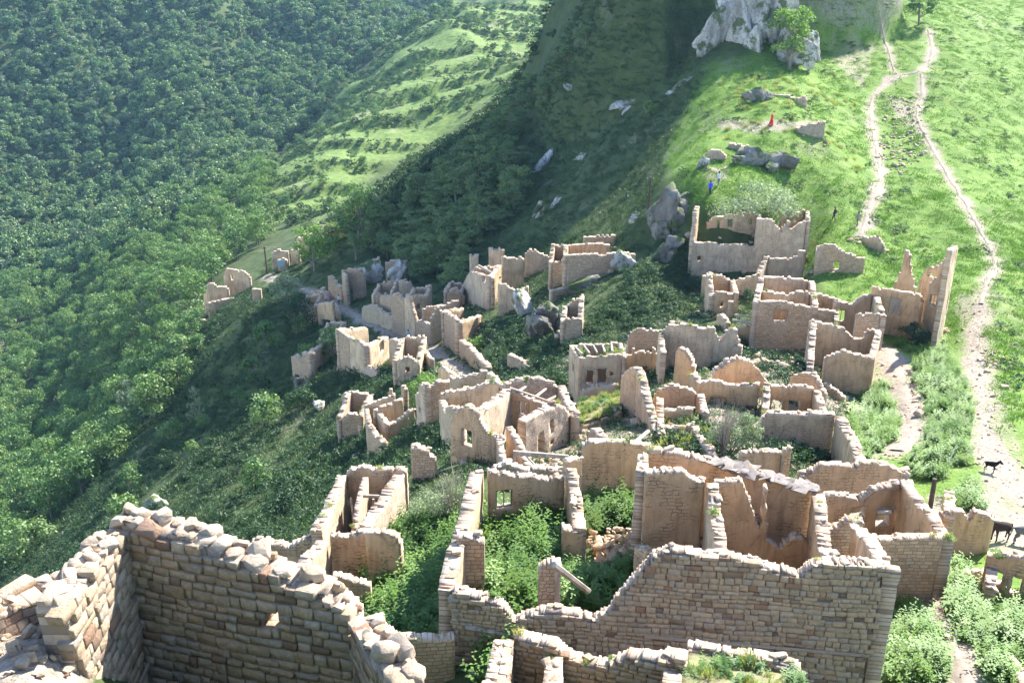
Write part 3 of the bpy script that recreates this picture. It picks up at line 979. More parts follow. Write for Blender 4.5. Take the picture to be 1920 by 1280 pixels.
# the long front wall and the rooms behind it
h = house("ruined_house", "long coursed stone house front with stepped broken top across the foreground", "house", (1250, 1300, 28))
front = h.wall((848, 1112, 29.6), (1657, 1068, 28), [(900, 1130), (945, 1140), (962, 1166), (985, 1158), (1040, 1152), (1082, 1152), (1112, 1164), (1140, 1148), (1152, 1128), (1172, 1108), (1192, 1088),
       (1224, 1052), (1262, 1034), (1320, 1046), (1420, 1056), (1448, 1072), (1496, 1090), (1512, 1074), (1530, 1066), (1580, 1064)], t=.6, face=.95, ch=.19, cop=1.0,
       ops=[(908, 1190, 960, 1250, "l")], drop=7, base=(1330, 1330))
h.wall((708, 1202, 28.6), (852, 1198, 28.9), [(780, 1206)], t=.5, mat=M_WALL, cop=.8, drop=5, name="wall")
h.wall((1657, 1068, 28), (1597, 985, 33.4), [(None, 1030, 30.5)], t=.6, mat=M_PLAS, cop=1.5, drop=6)
h.wall((1530, 985, 34), (1622, 978, 34), [(1548, 990), (1575, 988), (1590, 975)], t=.5, mat=M_WALLG, cop=1.1)
h.wall((1522, 928, 36.2), (1546, 1066, 29.2), [(None, 945, 35), (None, 985, 33.5), (None, 1028, 31.5), (None, 1045, 30.3)], t=.55, mat=M_PLAS, cop=1.1)
# string course
f0, f1 = front["W3"](front["L"] * .47, .04, 0), front["W3"](front["L"] * .985, .04, 0)
za, zb_ = pt(1250, 1193, 28.8).z, pt(1640, 1226, 28).z
f0[2], f1[2] = za, za - .1
h.beam(f0, f1, .075, "string_course", M_STONE, 4)
p0 = front["W3"](front["L"] * .03, .05, pt(870, 1178, 29.4).z); p1 = front["W3"](front["L"] * .16, .05, pt(970, 1192, 29.3).z)
h.beam(p0, p1, .1, "timber_beam")
# tilted timber and stub in the grassy yard
h = house("ruined_house", "overgrown roofless rooms full of nettles behind the long front wall", "house", (960, 1040, 34))
h.wall((850, 1104, 29.9), (905, 884, 39), [(None, 1085, 30.6), (None, 1040, 32), (None, 1012, 33.4), (None, 985, 34.6), (None, 945, 36), (None, 905, 37.8)], t=.65, mat=M_PLAS, cop=1.3)
h.wall((856, 1012, 33), (908, 1018, 33), [(880, 1010)], t=.6, mat=M_WALLW, cop=1.2)
h.wall((916, 888, 38.6), (1058, 894, 39.2), [(990, 897), (1030, 902)], t=.5, mat=M_PLAS, cop=.9, ops=[(930, 919, 962, 953, "f")])
h.wall((1062, 880, 39.6), (1076, 990, 35.4), [(None, 925, 38), (None, 965, 36.4)], t=.55, mat=M_PLAS, cop=1.2)
h.wall((1054, 992, 35.3), (1094, 1000, 35.3), [], t=.6, mat=M_PLAS, cop=1.0)
h.wall((1010, 1072, 31.2), (1052, 1062, 31.2), [(1030, 1060)], t=.55, mat=M_RUB, cop=1.2)
h.beam(pt(1038, 1058, 31), pt(1104, 1108, 31.5), .13, "timber_beam")
h.beam(at(1046, 1110, 31) - Vector((0, 0, .3)), pt(1044, 1068, 31), .1, "timber_post")
h.wall((1092, 838, 42), (1222, 840, 42), [(1110, 830), (1150, 832), (1190, 836)], t=.5, mat=M_PLAS, cop=.9)
h.wall((1065, 862, 40.6), (1092, 862, 41), [], t=.5, mat=M_PLAS, cop=.9)
h.wall((1190, 1030, 33.5), (1214, 1036, 33), [], t=.45, mat=M_PLASP, cop=.6)
# left block of the front row
h = house("ruined_house", "narrow roofless rooms with bright sunlit side walls at the left of the front row", "house", (690, 1050, 40))
h.wall((649, 888, 46), (762, 886, 46), [(663, 880), (680, 874), (720, 880)], t=.5, mat=M_PLAS, cop=.9, ops=[(722, 905, 741, 925, "f")])
h.wall((649, 888, 46), (604, 992, 38.6), [(None, 905, 45), (None, 935, 43), (None, 960, 41)], t=.55, mat=M_PLASP, cop=1.1)
h.wall((689, 893, 45.2), (668, 985, 40.5), [(None, 900, 44.6), (None, 940, 42.6)], t=.28, mat=M_PLASP, cop=0)
h.wall((764, 880, 46.5), (690, 998, 38.6), [(None, 895, 45.5), (None, 925, 43.4), (None, 948, 41.5), (None, 970, 40)], t=.6, mat=M_RUB, cop=1.4, ops=[])
h.wall((618, 1005, 38.4), (690, 1002, 38.4), [(650, 1008)], t=.5, mat=M_PLASK, cop=.9)
h.wall((684, 1000, 37.8), (758, 1122, 37.4), [(720, 1005), (745, 1012), (750, 1035), (754, 1080)], t=.5, mat=M_PLAS, cop=.8)
h.wall((616, 1012, 38.2), (566, 1080, 34), [(None, 1045, 36)], t=.6, mat=M_PLASP, cop=1.5)
h.wall((622, 1088, 35.6), (694, 1098, 35.6), [(650, 1086)], t=.5, mat=M_PLAS, cop=.9)
h.wall((470, 1022, 39), (600, 1016, 39), [(500, 1018), (540, 1030), (570, 1012)], t=.55, mat=M_PLASK, cop=1.2)
h.wall((594, 988, 41), (608, 990, 41), [], t=.4, mat=M_PLAS, cop=.6)
h.beam(pt(675, 929, 43.5), pt(730, 931, 43.5), .09, "timber_beam")
h.beam(pt(658, 932, 43.8), pt(664, 985, 43), .06, "timber_post"); h.beam(pt(700, 935, 44.5), pt(699, 960, 44.5), .06, "timber_post")
h.wall((770, 843, 50), (818, 868, 50), [(782, 842), (800, 852)], t=.7, mat=M_RUB, cop=1.4)

# tall plastered house with slate remains
h = house("ruined_house", "tall tan plastered house with slates along its top behind the front wall", "house", (1330, 1060, 35))
h.wall((1210, 890, 34.6), (1322, 906, 34.6), [(1240, 888), (1280, 892)], t=.5, mat=M_PLASW, cop=1.0)
h.wall((1324, 904, 34.8), (1344, 1042, 29.7), [(None, 915, 34), (None, 955, 33), (None, 1000, 31.4), (None, 1030, 30.3)], t=.5, mat=M_PLASP, cop=1.2)
h.wall((1342, 906, 35), (1530, 1040, 35), [(1390, 904), (1438, 914), (1437, 930), (1430, 965), (1425, 992), (1440, 1012), (1464, 1026), (1488, 1006), (1510, 1008), (1518, 1026)], t=.5, mat=M_PLASW, cop=.9)
h.wall((1212, 850, 37.4), (1528, 918, 36.4), [(1300, 858), (1400, 888), (1470, 902)], t=.6, mat=M_PLAS, cop=1.5)
h.wall((1212, 888, 34.8), (1216, 852, 37.2), [], t=.5, mat=M_RUB, cop=1.3)
h.beam(pt(1334, 930, 33.6), pt(1338, 985, 32.4), .06, "timber_post"); h.beam(pt(1331, 985, 32.8), pt(1342, 1030, 31), .06, "timber_post")
SLATES = [(h, [(1330, 872, 36.7), (1526, 924, 36.0), (1526, 912, 36.9), (1330, 860, 37.6)], 60)]

# square house on the right
h = house("ruined_house", "square roofless house of yellowish stone with orange plaster inside", "house", (1700, 1150, 37))
h.wall((1560, 1014, 37), (1768, 1010, 37), [(1640, 1012), (1700, 1011)], t=.55, mat=M_WALLW, cop=.9, rag=.4)
h.wall((1768, 1010, 37), (1690, 905, 42.3), [(None, 975, 38.6), (None, 940, 40.4)], t=.6, mat=M_PLASW, cop=1.2)
h.wall((1545, 932, 41.6), (1692, 906, 42.3), [(1560, 926), (1600, 938), (1612, 940), (1640, 918), (1670, 912)], t=.55, mat=M_PLASW, cop=1.0, ops=[(1594, 950, 1623, 972, ""), (1643, 953, 1669, 986, "l")])
h.beam(pt(1645, 961, 41.5), pt(1672, 960, 41.4), .11, "timber_lintel")
h = house("ruined_house", "ochre back wall strewn with rubble above the square roofless house", "house", (1600, 920, 46))
h.wall((1500, 895, 46), (1692, 892, 46), [(1540, 880), (1570, 872), (1600, 876), (1640, 874), (1670, 880)], t=.6, mat=M_PLASK, cop=1.5)
h.wall((1692, 890, 46), (1640, 872, 48.6), [], t=.5, mat=M_PLAS, cop=1.4)
h.wall((1388, 856, 47), (1482, 846, 47), [(1410, 850), (1440, 846), (1462, 848), (1475, 862)], t=.5, mat=M_PLASK, cop=1.0)
h.wall((1470, 846, 46.6), (1484, 846, 46.6), [], t=.5, mat=M_PLASK, cop=.5)

# courtyard house
h = house("ruined_house", "roofless courtyard house with long shaded back wall beside the stony lane", "house", (1500, 860, 55))
h.wall((1424, 795, 56.5), (1566, 780, 56), [(1440, 776), (1470, 774), (1520, 778)], t=.6, mat=M_PLASP, cop=1.1)
h.wall((1566, 780, 56), (1606, 862, 48.6), [(None, 805, 53.5), (None, 832, 51)], t=.65, mat=M_PLAS, cop=1.2)
h.wall((1418, 800, 56), (1440, 790, 57), [], t=.5, mat=M_PLASW, cop=.8)
h = house("ruined_house", "small orange walled room with two bright window openings", "house", (1480, 790, 60))
h.wall((1434, 722, 62), (1526, 730, 62), [(1455, 722), (1480, 728)], t=.45, mat=M_PLASW, cop=.9, ops=[(1445, 751, 1468, 779, ""), (1478, 750, 1500, 779, "")])
h.wall((1526, 730, 62), (1542, 778, 57.4), [], t=.5, mat=M_PLAS, cop=1.2)
h.wall((1432, 720, 62), (1426, 792, 57), [], t=.5, mat=M_PLASP, cop=1.1)
h.wall((1482, 706, 66), (1542, 740, 62.5), [(1500, 698), (1520, 704)], t=.5, mat=M_PLASW, cop=1.0)
h = house("ruined_house", "orange gable shaped wall left of the two window room", "house", (1390, 730, 67))
h.wall((1342, 694, Yb(1345, 745)), (1440, 716, Yb(1435, 742)), [(1360, 680), (1385, 671), (1412, 684), (1428, 700)], t=.6, mat=M_PLASW, cop=1.2)
h.wall((1342, 694, 68.5), (1330, 740, 63), [], t=.5, mat=M_PLAS, cop=1.2)
h.wall((1308, 718, 63), (1424, 722, 62), [(1330, 716), (1380, 722)], t=.5, mat=M_PLAS, cop=1.0, ops=[(1330, 745, 1362, 768, "")])
h.wall((1290, 700, 66), (1312, 722, 63), [], t=.5, mat=M_PLAS, cop=1.1)
h = house("ruined_wall", "broken stump of a wall left of the silvery bush", "wall", (1280, 720, 71))
h.wall((1266, 664, Yb(1270, 736)), (1300, 706, Yb(1298, 738)), [(1272, 656), (1284, 658), (1294, 672)], t=.6, mat=M_PLASW, cop=1.1)
h = house("ruined_house", "low stone rooms with turf patches below the silvery bush", "house", (1260, 800, 58))
h.wall((1228, 742, 61), (1306, 740, 61), [(1240, 730), (1270, 726), (1290, 732)], t=.5, mat=M_PLASK, cop=1.1)
h.wall((1306, 738, 61), (1316, 775, 57.5), [], t=.5, mat=M_PLAS, cop=1.0)
h.wall((1234, 772, 57.6), (1300, 768, 57.6), [(1260, 770)], t=.45, mat=M_PLAS, cop=.9)
h.wall((1236, 800, 54.6), (1302, 796, 54.6), [(1260, 804), (1285, 806)], t=.45, mat=M_PLASK, cop=.9)
h.wall((1230, 745, 60.5), (1234, 815, 53.5), [], t=.5, mat=M_PLAS, cop=1.1)
h.wall((1296, 800, 54), (1330, 850, 49.6), [], t=.5, mat=M_PLASP, cop=1.2)
h.beam(pt(1180, 838, 50), pt(1216, 808, 53), .13, "timber_beam")
h = house("ruined_house", "tall pinkish corner wall beside a turf covered roof", "house", (1180, 820, 60))
h.wall((1164, 706, 63), (1193, 692, 61), [(1178, 694)], t=.55, mat=M_PLASK, cop=1.2)
h.wall((1193, 692, 61), (1232, 818, 54), [(None, 712, 60), (None, 752, 58), (None, 790, 56)], t=.6, mat=M_PLASK, cop=1.3)
h.wall((1070, 806, 59), (1166, 772, 61), [(1100, 800), (1140, 784)], t=.6, mat=M_WALL, cop=1.2)
h.wall((1070, 806, 59), (1076, 760, 65), [], t=.5, mat=M_WALL, cop=1.1)
h.wall((1100, 812, 54), (1130, 835, 51), [(1112, 806)], t=.6, mat=M_RUB, cop=1.3)
TURF.append((h, [(1072, 800, 59.3), (1166, 768, 61.2), (1165, 738, 66), (1085, 752, 66)], .02))

# the big roofless house in the middle
h = house("ruined_house", "roofless house with sunlit inner wall and rafters in the village centre", "house", (985, 860, 56))
h.wall((902, 772, 54), (958, 732, 60), [(None, 752, 57)], t=.6, mat=M_PLASP, cop=1.2, ops=[])
h.wall((956, 733, 60), (1042, 770, 59), [(975, 738), (1010, 752)], t=.4, mat=M_PLASK, cop=.5, ops=[(973, 752, 992, 780, "f")])
h.wall((948, 724, 62), (1046, 724, 63), [(972, 712), (1012, 711), (1030, 716)], t=.6, mat=M_RUB, cop=1.3)
h.wall((1046, 724, 63), (1070, 782, 56.5), [(None, 748, 60)], t=.6, mat=M_RUB, cop=1.5)
h.wall((984, 792, 53), (1070, 782, 56.8), [(1000, 782), (1030, 768), (1050, 760), (1062, 766)], t=.6, mat=M_RUB, cop=1.2, ops=[(1008, 812, 1019, 850, ""), (1030, 788, 1038, 813, ""), (1031, 824, 1038, 832, "")])
h.wall((844, 790, 53), (930, 822, 51), [(846, 780), (858, 770), (874, 764), (890, 774), (898, 795), (910, 812)], t=.5, mat=M_PLASK, cop=1.3, ops=[(866, 806, 885, 838, "")])
h.wall((930, 820, 51), (936, 862, 48.5), [], t=.4, mat=M_PLAS, cop=1.0)
h.wall((950, 802, 52.6), (985, 870, 48), [(None, 830, 50.5)], t=.45, mat=M_PLASK, cop=1.1)
h.beam(pt(972, 734, 60), pt(990, 722, 63), .1, "rafter"); h.beam(pt(1004, 744, 60), pt(1026, 727, 63), .1, "rafter"); h.beam(pt(1018, 755, 60), pt(1044, 742, 62), .1, "rafter")
h.beam(pt(955, 728, 60), pt(1040, 757, 60), .12, "rafter")
h.beam(pt(962, 848, 47), pt(1066, 856, 47), .13, "timber_beam")
h.beam(at(964, 885, 46.5), pt(965, 848, 47), .1, "timber_post"); h.beam(pt(985, 852, 47), pt(1012, 882, 46), .07, "timber_post"); h.beam(at(1062, 890, 46.5), pt(1064, 854, 47), .12, "timber_post")
h.beam(pt(936, 838, 52), pt(962, 806, 54), .09, "rafter")
h.wall((925, 880, 45.5), (1060, 886, 45.5), [(950, 872), (980, 880), (1010, 876), (1035, 884)], t=.6, mat=M_RUB, cop=1.2)

# house left of it on the slope
h = house("ruined_house", "grey two storey ruin with small square windows on the slope edge", "house", (830, 820, 70))
h.wall((797, 722, Yb(799, 807)), (846, 713, Yb(799, 807) + 1), [(815, 724), (830, 718)], t=.55, mat=M_WALL, cop=.9, ops=[])
h.wall((779, 740, Yb(799, 807) + 3.5), (797, 722, Yb(799, 807)), [(784, 736), (787, 720)], t=.5, mat=M_PLASP, cop=.8, ops=[(786, 764, 790, 775, "")])
h.wall((826, 744, 66), (936, 720, 66), [(847, 735), (880, 728), (910, 722)], t=.55, mat=M_PLASP, cop=.9, ops=[(867, 753, 882, 769, "f")])
h.wall((843, 712, 71), (912, 697, 71), [(870, 708)], t=.5, mat=M_PLASP, cop=.9, ops=[(868, 721, 879, 729, "")])
h.wall((912, 697, 71), (938, 724, 66), [], t=.5, mat=M_PLASP, cop=1.0)
h.wall((822, 692, 79), (848, 706, 76), [(828, 686)], t=.5, mat=M_PLAS, cop=1.1)
h.wall((823, 748, 66), (834, 775, 62), [], t=.5, mat=M_PLASP, cop=1.0)
h.wall((834, 760, 62), (854, 765, 61), [], t=.5, mat=M_PLASP, cop=1.2)
h.beam(pt(928, 716, 66), pt(942, 724, 65), .12, "timber_beam")
h = house("ruined_house", "low ruin with an arched opening half sunk in the nettles", "house", (725, 835, 78))
h.wall((683, 762, 83), (740, 744, 83), [(700, 754)], t=.5, mat=M_PLASP, cop=.9, ops=[(704, 763, 722, 774, "")], drop=4)
h.wall((683, 762, 83), (688, 800, 79), [], t=.5, mat=M_PLASP, cop=.9)
h.wall((703, 772, Yb(726, 840) + 3), (722, 796, Yb(726, 840)), [], t=.5, mat=M_PLASP, cop=.9)
h.wall((722, 796, Yb(726, 840)), (778, 768, Yb(726, 840) + 1.5), [(745, 790)], t=.5, mat=M_PLAS, cop=.9)
h.wall((703, 772, 80.5), (756, 748, 82), [], t=.45, mat=M_PLAS, cop=.9)
h.wall((729, 726, 86), (735, 730, 86), [], t=.4, mat=M_PLAS, cop=.5); h.wall((752, 722, 85), (758, 730, 84.5), [], t=.5, mat=M_WALLG, cop=.8)
h.wall((687, 798, 78.5), (716, 830, 75.5), [], t=.6, mat=M_WALL, cop=1.0)

# house with flat beamed roof and two dark windows
h = house("village_house", "pale two storey house with two dark windows and beamed flat roof", "house", (1120, 755, 76))
h.wall((1086, 673, 76), (1166, 666, 76), [(1120, 670)], t=.4, mat=M_PLASP, cop=.5, rag=.3, ops=[(1099, 692, 1113, 721, "l"), (1121, 689, 1137, 719, "l"), (1144, 696, 1149, 704, "")])
h.wall((1068, 651, 80), (1086, 673, 76), [], t=.4, mat=M_PLASP, cop=.4, rag=.3, ops=[(1073, 682, 1077, 700, "f")])
h.wall((1068, 651, 80), (1158, 643, 80), [], t=.4, mat=M_PLASP, cop=.6)
h.wall((1158, 643, 80), (1166, 666, 76), [], t=.4, mat=M_PLASP, cop=.6)
h.wall((1088, 738, 74.5), (1160, 722, 74.5), [(1110, 728)], t=.5, mat=M_PLASP, cop=.8)
for k in range(5):
    h.beam(pt(1092 + k * 14, 664 - k * 1.2, 76.6), pt(1078 + k * 17, 650 - k * 1.6, 79.6), .1, "roof_beam")
TURF.append((h, [(1088, 674, 76.5), (1110, 672, 76.5), (1092, 654, 79.6), (1074, 656, 79.6)], -.12))
TURF.append((h, [(1138, 668, 76.5), (1164, 666, 76.5), (1156, 648, 79.6), (1134, 650, 79.6)], -.12))
h = house("ruined_house", "row of plastered room walls between the flat roofed house and the stone house", "house", (1300, 680, 79))
h.wall((1234, 628, Yb(1240, 700)), (1338, 616, Yb(1330, 688)), [(1242, 622), (1254, 612), (1300, 613)], t=.5, mat=M_PLASP, cop=.8)
h.wall((1338, 616, Yb(1330, 688)), (1388, 640, Yb(1386, 682)), [(1344, 630), (1352, 642), (1364, 622), (1380, 614)], t=.5, mat=M_PLASP, cop=.9)
h.wall((1234, 626, Yb(1240, 700)), (1238, 660, Yb(1240, 700) - 4), [], t=.5, mat=M_PLASP, cop=.8)
h.wall((1178, 632, 84), (1236, 622, 84), [(1190, 618)], t=.5, mat=M_WALL, cop=.9)
h.wall((1172, 672, 78), (1234, 664, 78), [(1200, 660)], t=.45, mat=M_PLAS, cop=.9)
h.wall((1186, 654, 78), (1190, 654, 78), [], t=.35, mat=M_PLAS, cop=.4); h.wall((1224, 652, 78), (1230, 652, 78), [], t=.4, mat=M_PLAS, cop=.4)
h.wall((1257, 600, Yb(1240, 700) + .3), (1266, 602, Yb(1240, 700) + .3), [], t=.4, mat=M_PLAS, cop=.6)
h.wall((1345, 664, 77), (1390, 646, 76), [], t=.5, mat=M_PLASP, cop=.9)

# stone house with square window
h = house("ruined_house", "large coursed stone house with one square window and inner rooms", "house", (1480, 665, 86))
h.wall((1423, 566, 86), (1568, 584, 86), [(1470, 568), (1518, 577)], t=.55, mat=M_WALLW, cop=.8, rag=.5, ops=[(1451, 582, 1477, 604, "f")])
h.wall((1423, 566, 86), (1433, 520, 93), [], t=.6, mat=M_WALL, cop=1.0)
h.wall((1433, 520, 93), (1516, 524, 93), [], t=.55, mat=M_PLASP, cop=.9)
h.wall((1430, 547, 89), (1520, 549, 89), [(1470, 552)], t=.5, mat=M_PLAS, cop=.9)
h.wall((1516, 524, 93), (1524, 575, 86), [], t=.6, mat=M_WALL, cop=1.1)
h.wall((1522, 548, 90), (1566, 560, 90), [], t=.5, mat=M_PLAS, cop=.8)
h.wall((1566, 566, 87), (1637, 554, 87.5), [(1600, 572), (1614, 560)], t=.5, mat=M_PLAS, cop=.9, ops=[(1569, 582, 1587, 605, "f")])
h.wall((1637, 554, 87.5), (1651, 591, 82.5), [], t=.55, mat=M_PLASP, cop=1.0)
h.wall((1608, 589, 82.5), (1651, 591, 82.5), [], t=.5, mat=M_WALL, cop=.8)
h.wall((1568, 560, 90), (1564, 600, 84), [], t=.4, mat=M_PLASP, cop=.9)
h = house("ruined_house", "plastered room with stepped broken top in front of the stone house", "house", (1580, 700, 79))
h.wall((1520, 605, 79), (1653, 622, 79), [(1560, 610), (1584, 614), (1592, 626), (1604, 637), (1622, 637), (1626, 621)], t=.55, mat=M_PLAS, cop=.9)
h.wall((1520, 605, 79), (1512, 690, 72), [(None, 640, 76)], t=.55, mat=M_PLASP, cop=1.0)
h.wall((1653, 622, 79), (1640, 672, 72), [], t=.55, mat=M_PLAS, cop=.9)
h.wall((1546, 690, 72), (1641, 671, 72), [(1549, 672), (1558, 667), (1580, 659), (1610, 664)], t=.55, mat=M_PLASW, cop=.9, label="orange plaster wall with a narrow chimney slot")
h.wall((1542, 718, 70.5), (1580, 745, 69), [], t=.5, mat=M_PLASK, cop=1.0)

# two storey house under the hill
h = house("ruined_house", "big two storey plastered house dug into the hill under the willow bush", "house", (1400, 510, 112))
h.wall((1299, 455, 112), (1420, 464, 112), [(1350, 458), (1390, 461)], t=.6, mat=M_PLASP, cop=.6, rag=.4, ops=[(1308, 480, 1316, 491, "")], base=(535, 535))
h.wall((1420, 411, 112), (1512, 413, 112), [(1448, 413), (1456, 424), (1465, 435), (1479, 435), (1481, 414)], t=.6, mat=M_PLASP, cop=.6, rag=.5, ops=[(1428, 479, 1440, 505, "l")], base=(515, 515))
h.wall((1302, 450, 112.3), (1312, 384, 117), [(None, 440, 112.8), (None, 400, 114)], t=.6, mat=M_PLAS, cop=.7)
h.wall((1326, 420, 117), (1420, 402, 117), [(1337, 410), (1349, 404), (1390, 402)], t=.5, mat=M_PLASP, cop=.4, ops=[(1345, 412, 1350, 427, ""), (1364, 411, 1374, 428, "f"), (1405, 411, 1411, 422, "")])
h.wall((1420, 404, 117), (1420, 411, 112.4), [], t=.5, mat=M_PLASP, cop=.4)
h.wall((1465, 400, 116), (1510, 397, 116), [], t=.5, mat=M_PLAS, cop=.6, ops=[(1472, 418, 1478, 426, "")])
h.wall((1510, 397, 116), (1512, 413, 112.2), [], t=.5, mat=M_PLAS, cop=.6)
h.wall((1440, 481, 107), (1511, 470, 107), [(1452, 484), (1469, 487), (1495, 483), (1501, 472)], t=.5, mat=M_PLASP, cop=.8)
h.wall((1440, 481, 107), (1424, 514, 104), [], t=.5, mat=M_PLASP, cop=.8)
h.wall((1382, 528, 101), (1425, 516, 101), [(1400, 522)], t=.5, mat=M_PLASP, cop=.7)
h.wall((1318, 518, 104), (1327, 520, 104), [], t=.6, mat=M_PLAS, cop=.7)
h.wall((1367, 567, 94), (1376, 566, 94), [], t=.6, mat=M_PLAS, cop=.5)

# right hand houses
h = house("ruined_house", "stone house with slit window and curved wall behind it near the grassy slope", "house", (1580, 530, 103))
h.wall((1532, 470, 104), (1622, 488, 103), [(1540, 464), (1560, 455), (1580, 472)], t=.55, mat=M_WALLW, cop=.9, ops=[(1563, 490, 1574, 507, "")])
h.wall((1532, 470, 104), (1530, 462, 108), [], t=.5, mat=M_WALLW, cop=.8)
h.wall((1584, 468, 110), (1612, 446, 112), [], t=.5, mat=M_PLASP, cop=.8)
h.wall((1612, 446, 112), (1655, 470, 109), [(1640, 443), (1648, 447)], t=.5, mat=M_PLAS, cop=.7)
h = house("ruined_house", "wall with closed double wooden shutters and a pointed wall fragment behind", "house", (1690, 640, 86))
h.wall((1634, 541, 88), (1730, 575, 86), [(1676, 547), (1704, 549), (1727, 556)], t=.5, mat=M_PLASW, cop=.6, ops=[(1666, 558, 1690, 590, "d")])
h.wall((1676, 536, 92), (1720, 552, 91), [(1690, 506), (1694, 482), (1698, 470), (1706, 476), (1709, 513)], t=.5, mat=M_PLAS, cop=.5)
h = house("ruined_tower", "tall narrow tower ruin leaning against the sky lit path on the right", "tower", (1755, 650, 86))
h.wall((1724, 528, 90), (1764, 494, 88), [(1736, 502), (1752, 502)], t=.5, mat=M_PLASW, cop=.6, ops=[(1738, 512, 1750, 520, "")])
h.wall((1737, 560, 86.5), (1795, 463, 85.5), [(1738, 540), (1745, 528), (1756, 518), (1763, 494), (1766, 467)], t=.5, mat=M_PLAS, cop=.5, ops=[(1744, 553, 1757, 571, "f")], base=(655, 655), drop=12)
h.wall((1795, 463, 85.5), (1786, 470, 83), [], t=.5, mat=M_PLASP, cop=.5, base=(655, 655), drop=12)

# lane walls and right bottom ruins
h = house("ruined_house", "cracked plaster wall end beside the grazing donkeys", "house", (1810, 1070, 42))
h.wall((1768, 964, 42), (1866, 972, 42), [(1790, 960), (1806, 960), (1814, 976), (1822, 974), (1830, 960), (1850, 964)], t=.55, mat=M_PLASW, cop=1.1)
h.wall((1770, 962, 42), (1772, 918, 48), [], t=.55, mat=M_PLAS, cop=1.2)
h = house("ruined_house", "deep shaded ruin with square window holes at the right edge", "house", (1880, 1170, 36))
h.wall((1850, 1042, 36.5), (1960, 1052, 35.5), [(1880, 1044), (1920, 1048)], t=.55, mat=M_PLASW, cop=1.1, ops=[(1855, 1071, 1880, 1096, ""), (1893, 1081, 1914, 1117, ""), (1881, 1148, 1907, 1172, "")])
h.wall((1804, 1080, 38), (1852, 1084, 37.5), [(1830, 1078)], t=.55, mat=M_PLAS, cop=1.0)
h.wall((1852, 1044, 37), (1848, 1100, 35), [], t=.5, mat=M_PLAS, cop=1.1)
h = house("boundary_wall", "low crooked stone wall along the lower lane at the right edge", "wall", (1860, 1210, 31))
h.wall((1818, 1148, 35), (1842, 1172, 33.6), [], t=.5, mat=M_RUB, cop=1.3, drop=1.6)
h.wall((1856, 1185, 33), (1915, 1285, 28), [(None, 1225, 31)], t=.5, mat=M_RUB, cop=1.3, drop=1.6)
h = house("retaining_wall", "curved dry stone wall holding up the outer edge of the village lane", "wall", (1720, 820, 62))
h.wall((1700, 692, 77), (1716, 730, 72), [], t=.6, mat=M_RUB, cop=1.0, drop=1.5)
h.wall((1716, 730, 72), (1734, 790, 65), [], t=.6, mat=M_RUB, cop=1.0, drop=1.8)
h.wall((1734, 790, 65), (1726, 850, 59), [], t=.8, mat=M_RUB, cop=1.1, drop=2.2)
h.wall((1726, 850, 59), (1694, 888, 55.5), [], t=.9, mat=M_RUB, cop=1.1, drop=2.5)
h = house("retaining_wall", "low stone edging beside the stony track on the right slope", "wall", (1855, 700, 74))
h.wall((1868, 655, 80), (1858, 700, 74), [], t=.6, mat=M_RUB, cop=1.0, drop=1.2)
h.wall((1858, 705, 73.5), (1868, 770, 65), [], t=.6, mat=M_RUB, cop=1.0, drop=1.2)

# houses along the village path
h = house("ruined_house", "broken round cornered house below the village path", "house", (680, 700, 112))
h.wall((634, 620, Yb(640, 693)), (654, 634, Yb(655, 699)), [], t=.6, mat=M_WALL, cop=.8, base=(694, 694))
h.wall((654, 632, Yb(655, 699)), (686, 648, Yb(686, 709)), [(662, 638), (674, 643)], t=.6, mat=M_PLASP, cop=.8, base=(705, 705), ops=[(663, 688, 667, 700, "")])
h.wall((686, 648, Yb(686, 709)), (728, 630, Yb(724, 672)), [(700, 645), (712, 636)], t=.5, mat=M_PLASP, cop=.8, ops=[(712, 641, 720, 660, "f")])
h.wall((634, 617, Yb(640, 693)), (690, 616, Yb(640, 693) + 6), [], t=.5, mat=M_PLASP, cop=.8)
h.wall((684, 688, Yb(686, 710)), (706, 698, Yb(706, 712)), [], t=.6, mat=M_RUB, cop=1.0)
h = house("retaining_wall", "stone retaining wall under the outer edge of the village path", "wall", (760, 680, 108))
h.wall((728, 634, Yb(735, 690)), (768, 656, Yb(768, 692)), [(745, 640)], t=.6, mat=M_WALLG, cop=.9, drop=4)
h.wall((768, 654, Yb(768, 692)), (806, 676, Yb(806, 698)), [(790, 660)], t=.6, mat=M_WALLG, cop=.9, drop=3)
h = house("ruined_house", "row of tall narrow broken house fronts above the village path", "house", (770, 620, 130))
h.wall((678, 578, Yb(682, 600)), (714, 580, Yb(714, 613)), [(696, 572)], t=.6, mat=M_WALLG, cop=.9, drop=5)
h.wall((713, 586, Yb(714, 613)), (740, 598, Yb(738, 621)), [(720, 588)], t=.6, mat=M_PLASP, cop=.8, drop=5)
h.wall((712, 556, Yb(714, 613) + 4), (736, 560, Yb(738, 621) + 3), [], t=.5, mat=M_WALL, cop=.8, drop=5)
h.wall((733, 556, Yb(742, 623)), (760, 566, Yb(762, 630)), [(738, 549), (750, 556)], t=.6, mat=M_WALL, cop=.8, drop=8, base=(622, 622))
h.wall((758, 560, Yb(762, 630)), (778, 604, Yb(780, 637)), [(764, 552), (772, 580)], t=.6, mat=M_PLASP, cop=.8, drop=8)
h.wall((776, 602, Yb(778, 636)), (807, 610, Yb(807, 647)), [(790, 603)], t=.6, mat=M_WALL, cop=.8, drop=8, base=(640, 640))
h.wall((807, 606, Yb(807, 647)), (833, 588, Yb(832, 634)), [(812, 590), (820, 575)], t=.6, mat=M_WALLG, cop=.8, drop=8)
h.wall((792, 578, Yb(832, 634) + 3), (860, 563, Yb(832, 634) + 4), [(815, 576), (830, 573), (848, 566)], t=.6, mat=M_WALL, cop=.8, drop=8)
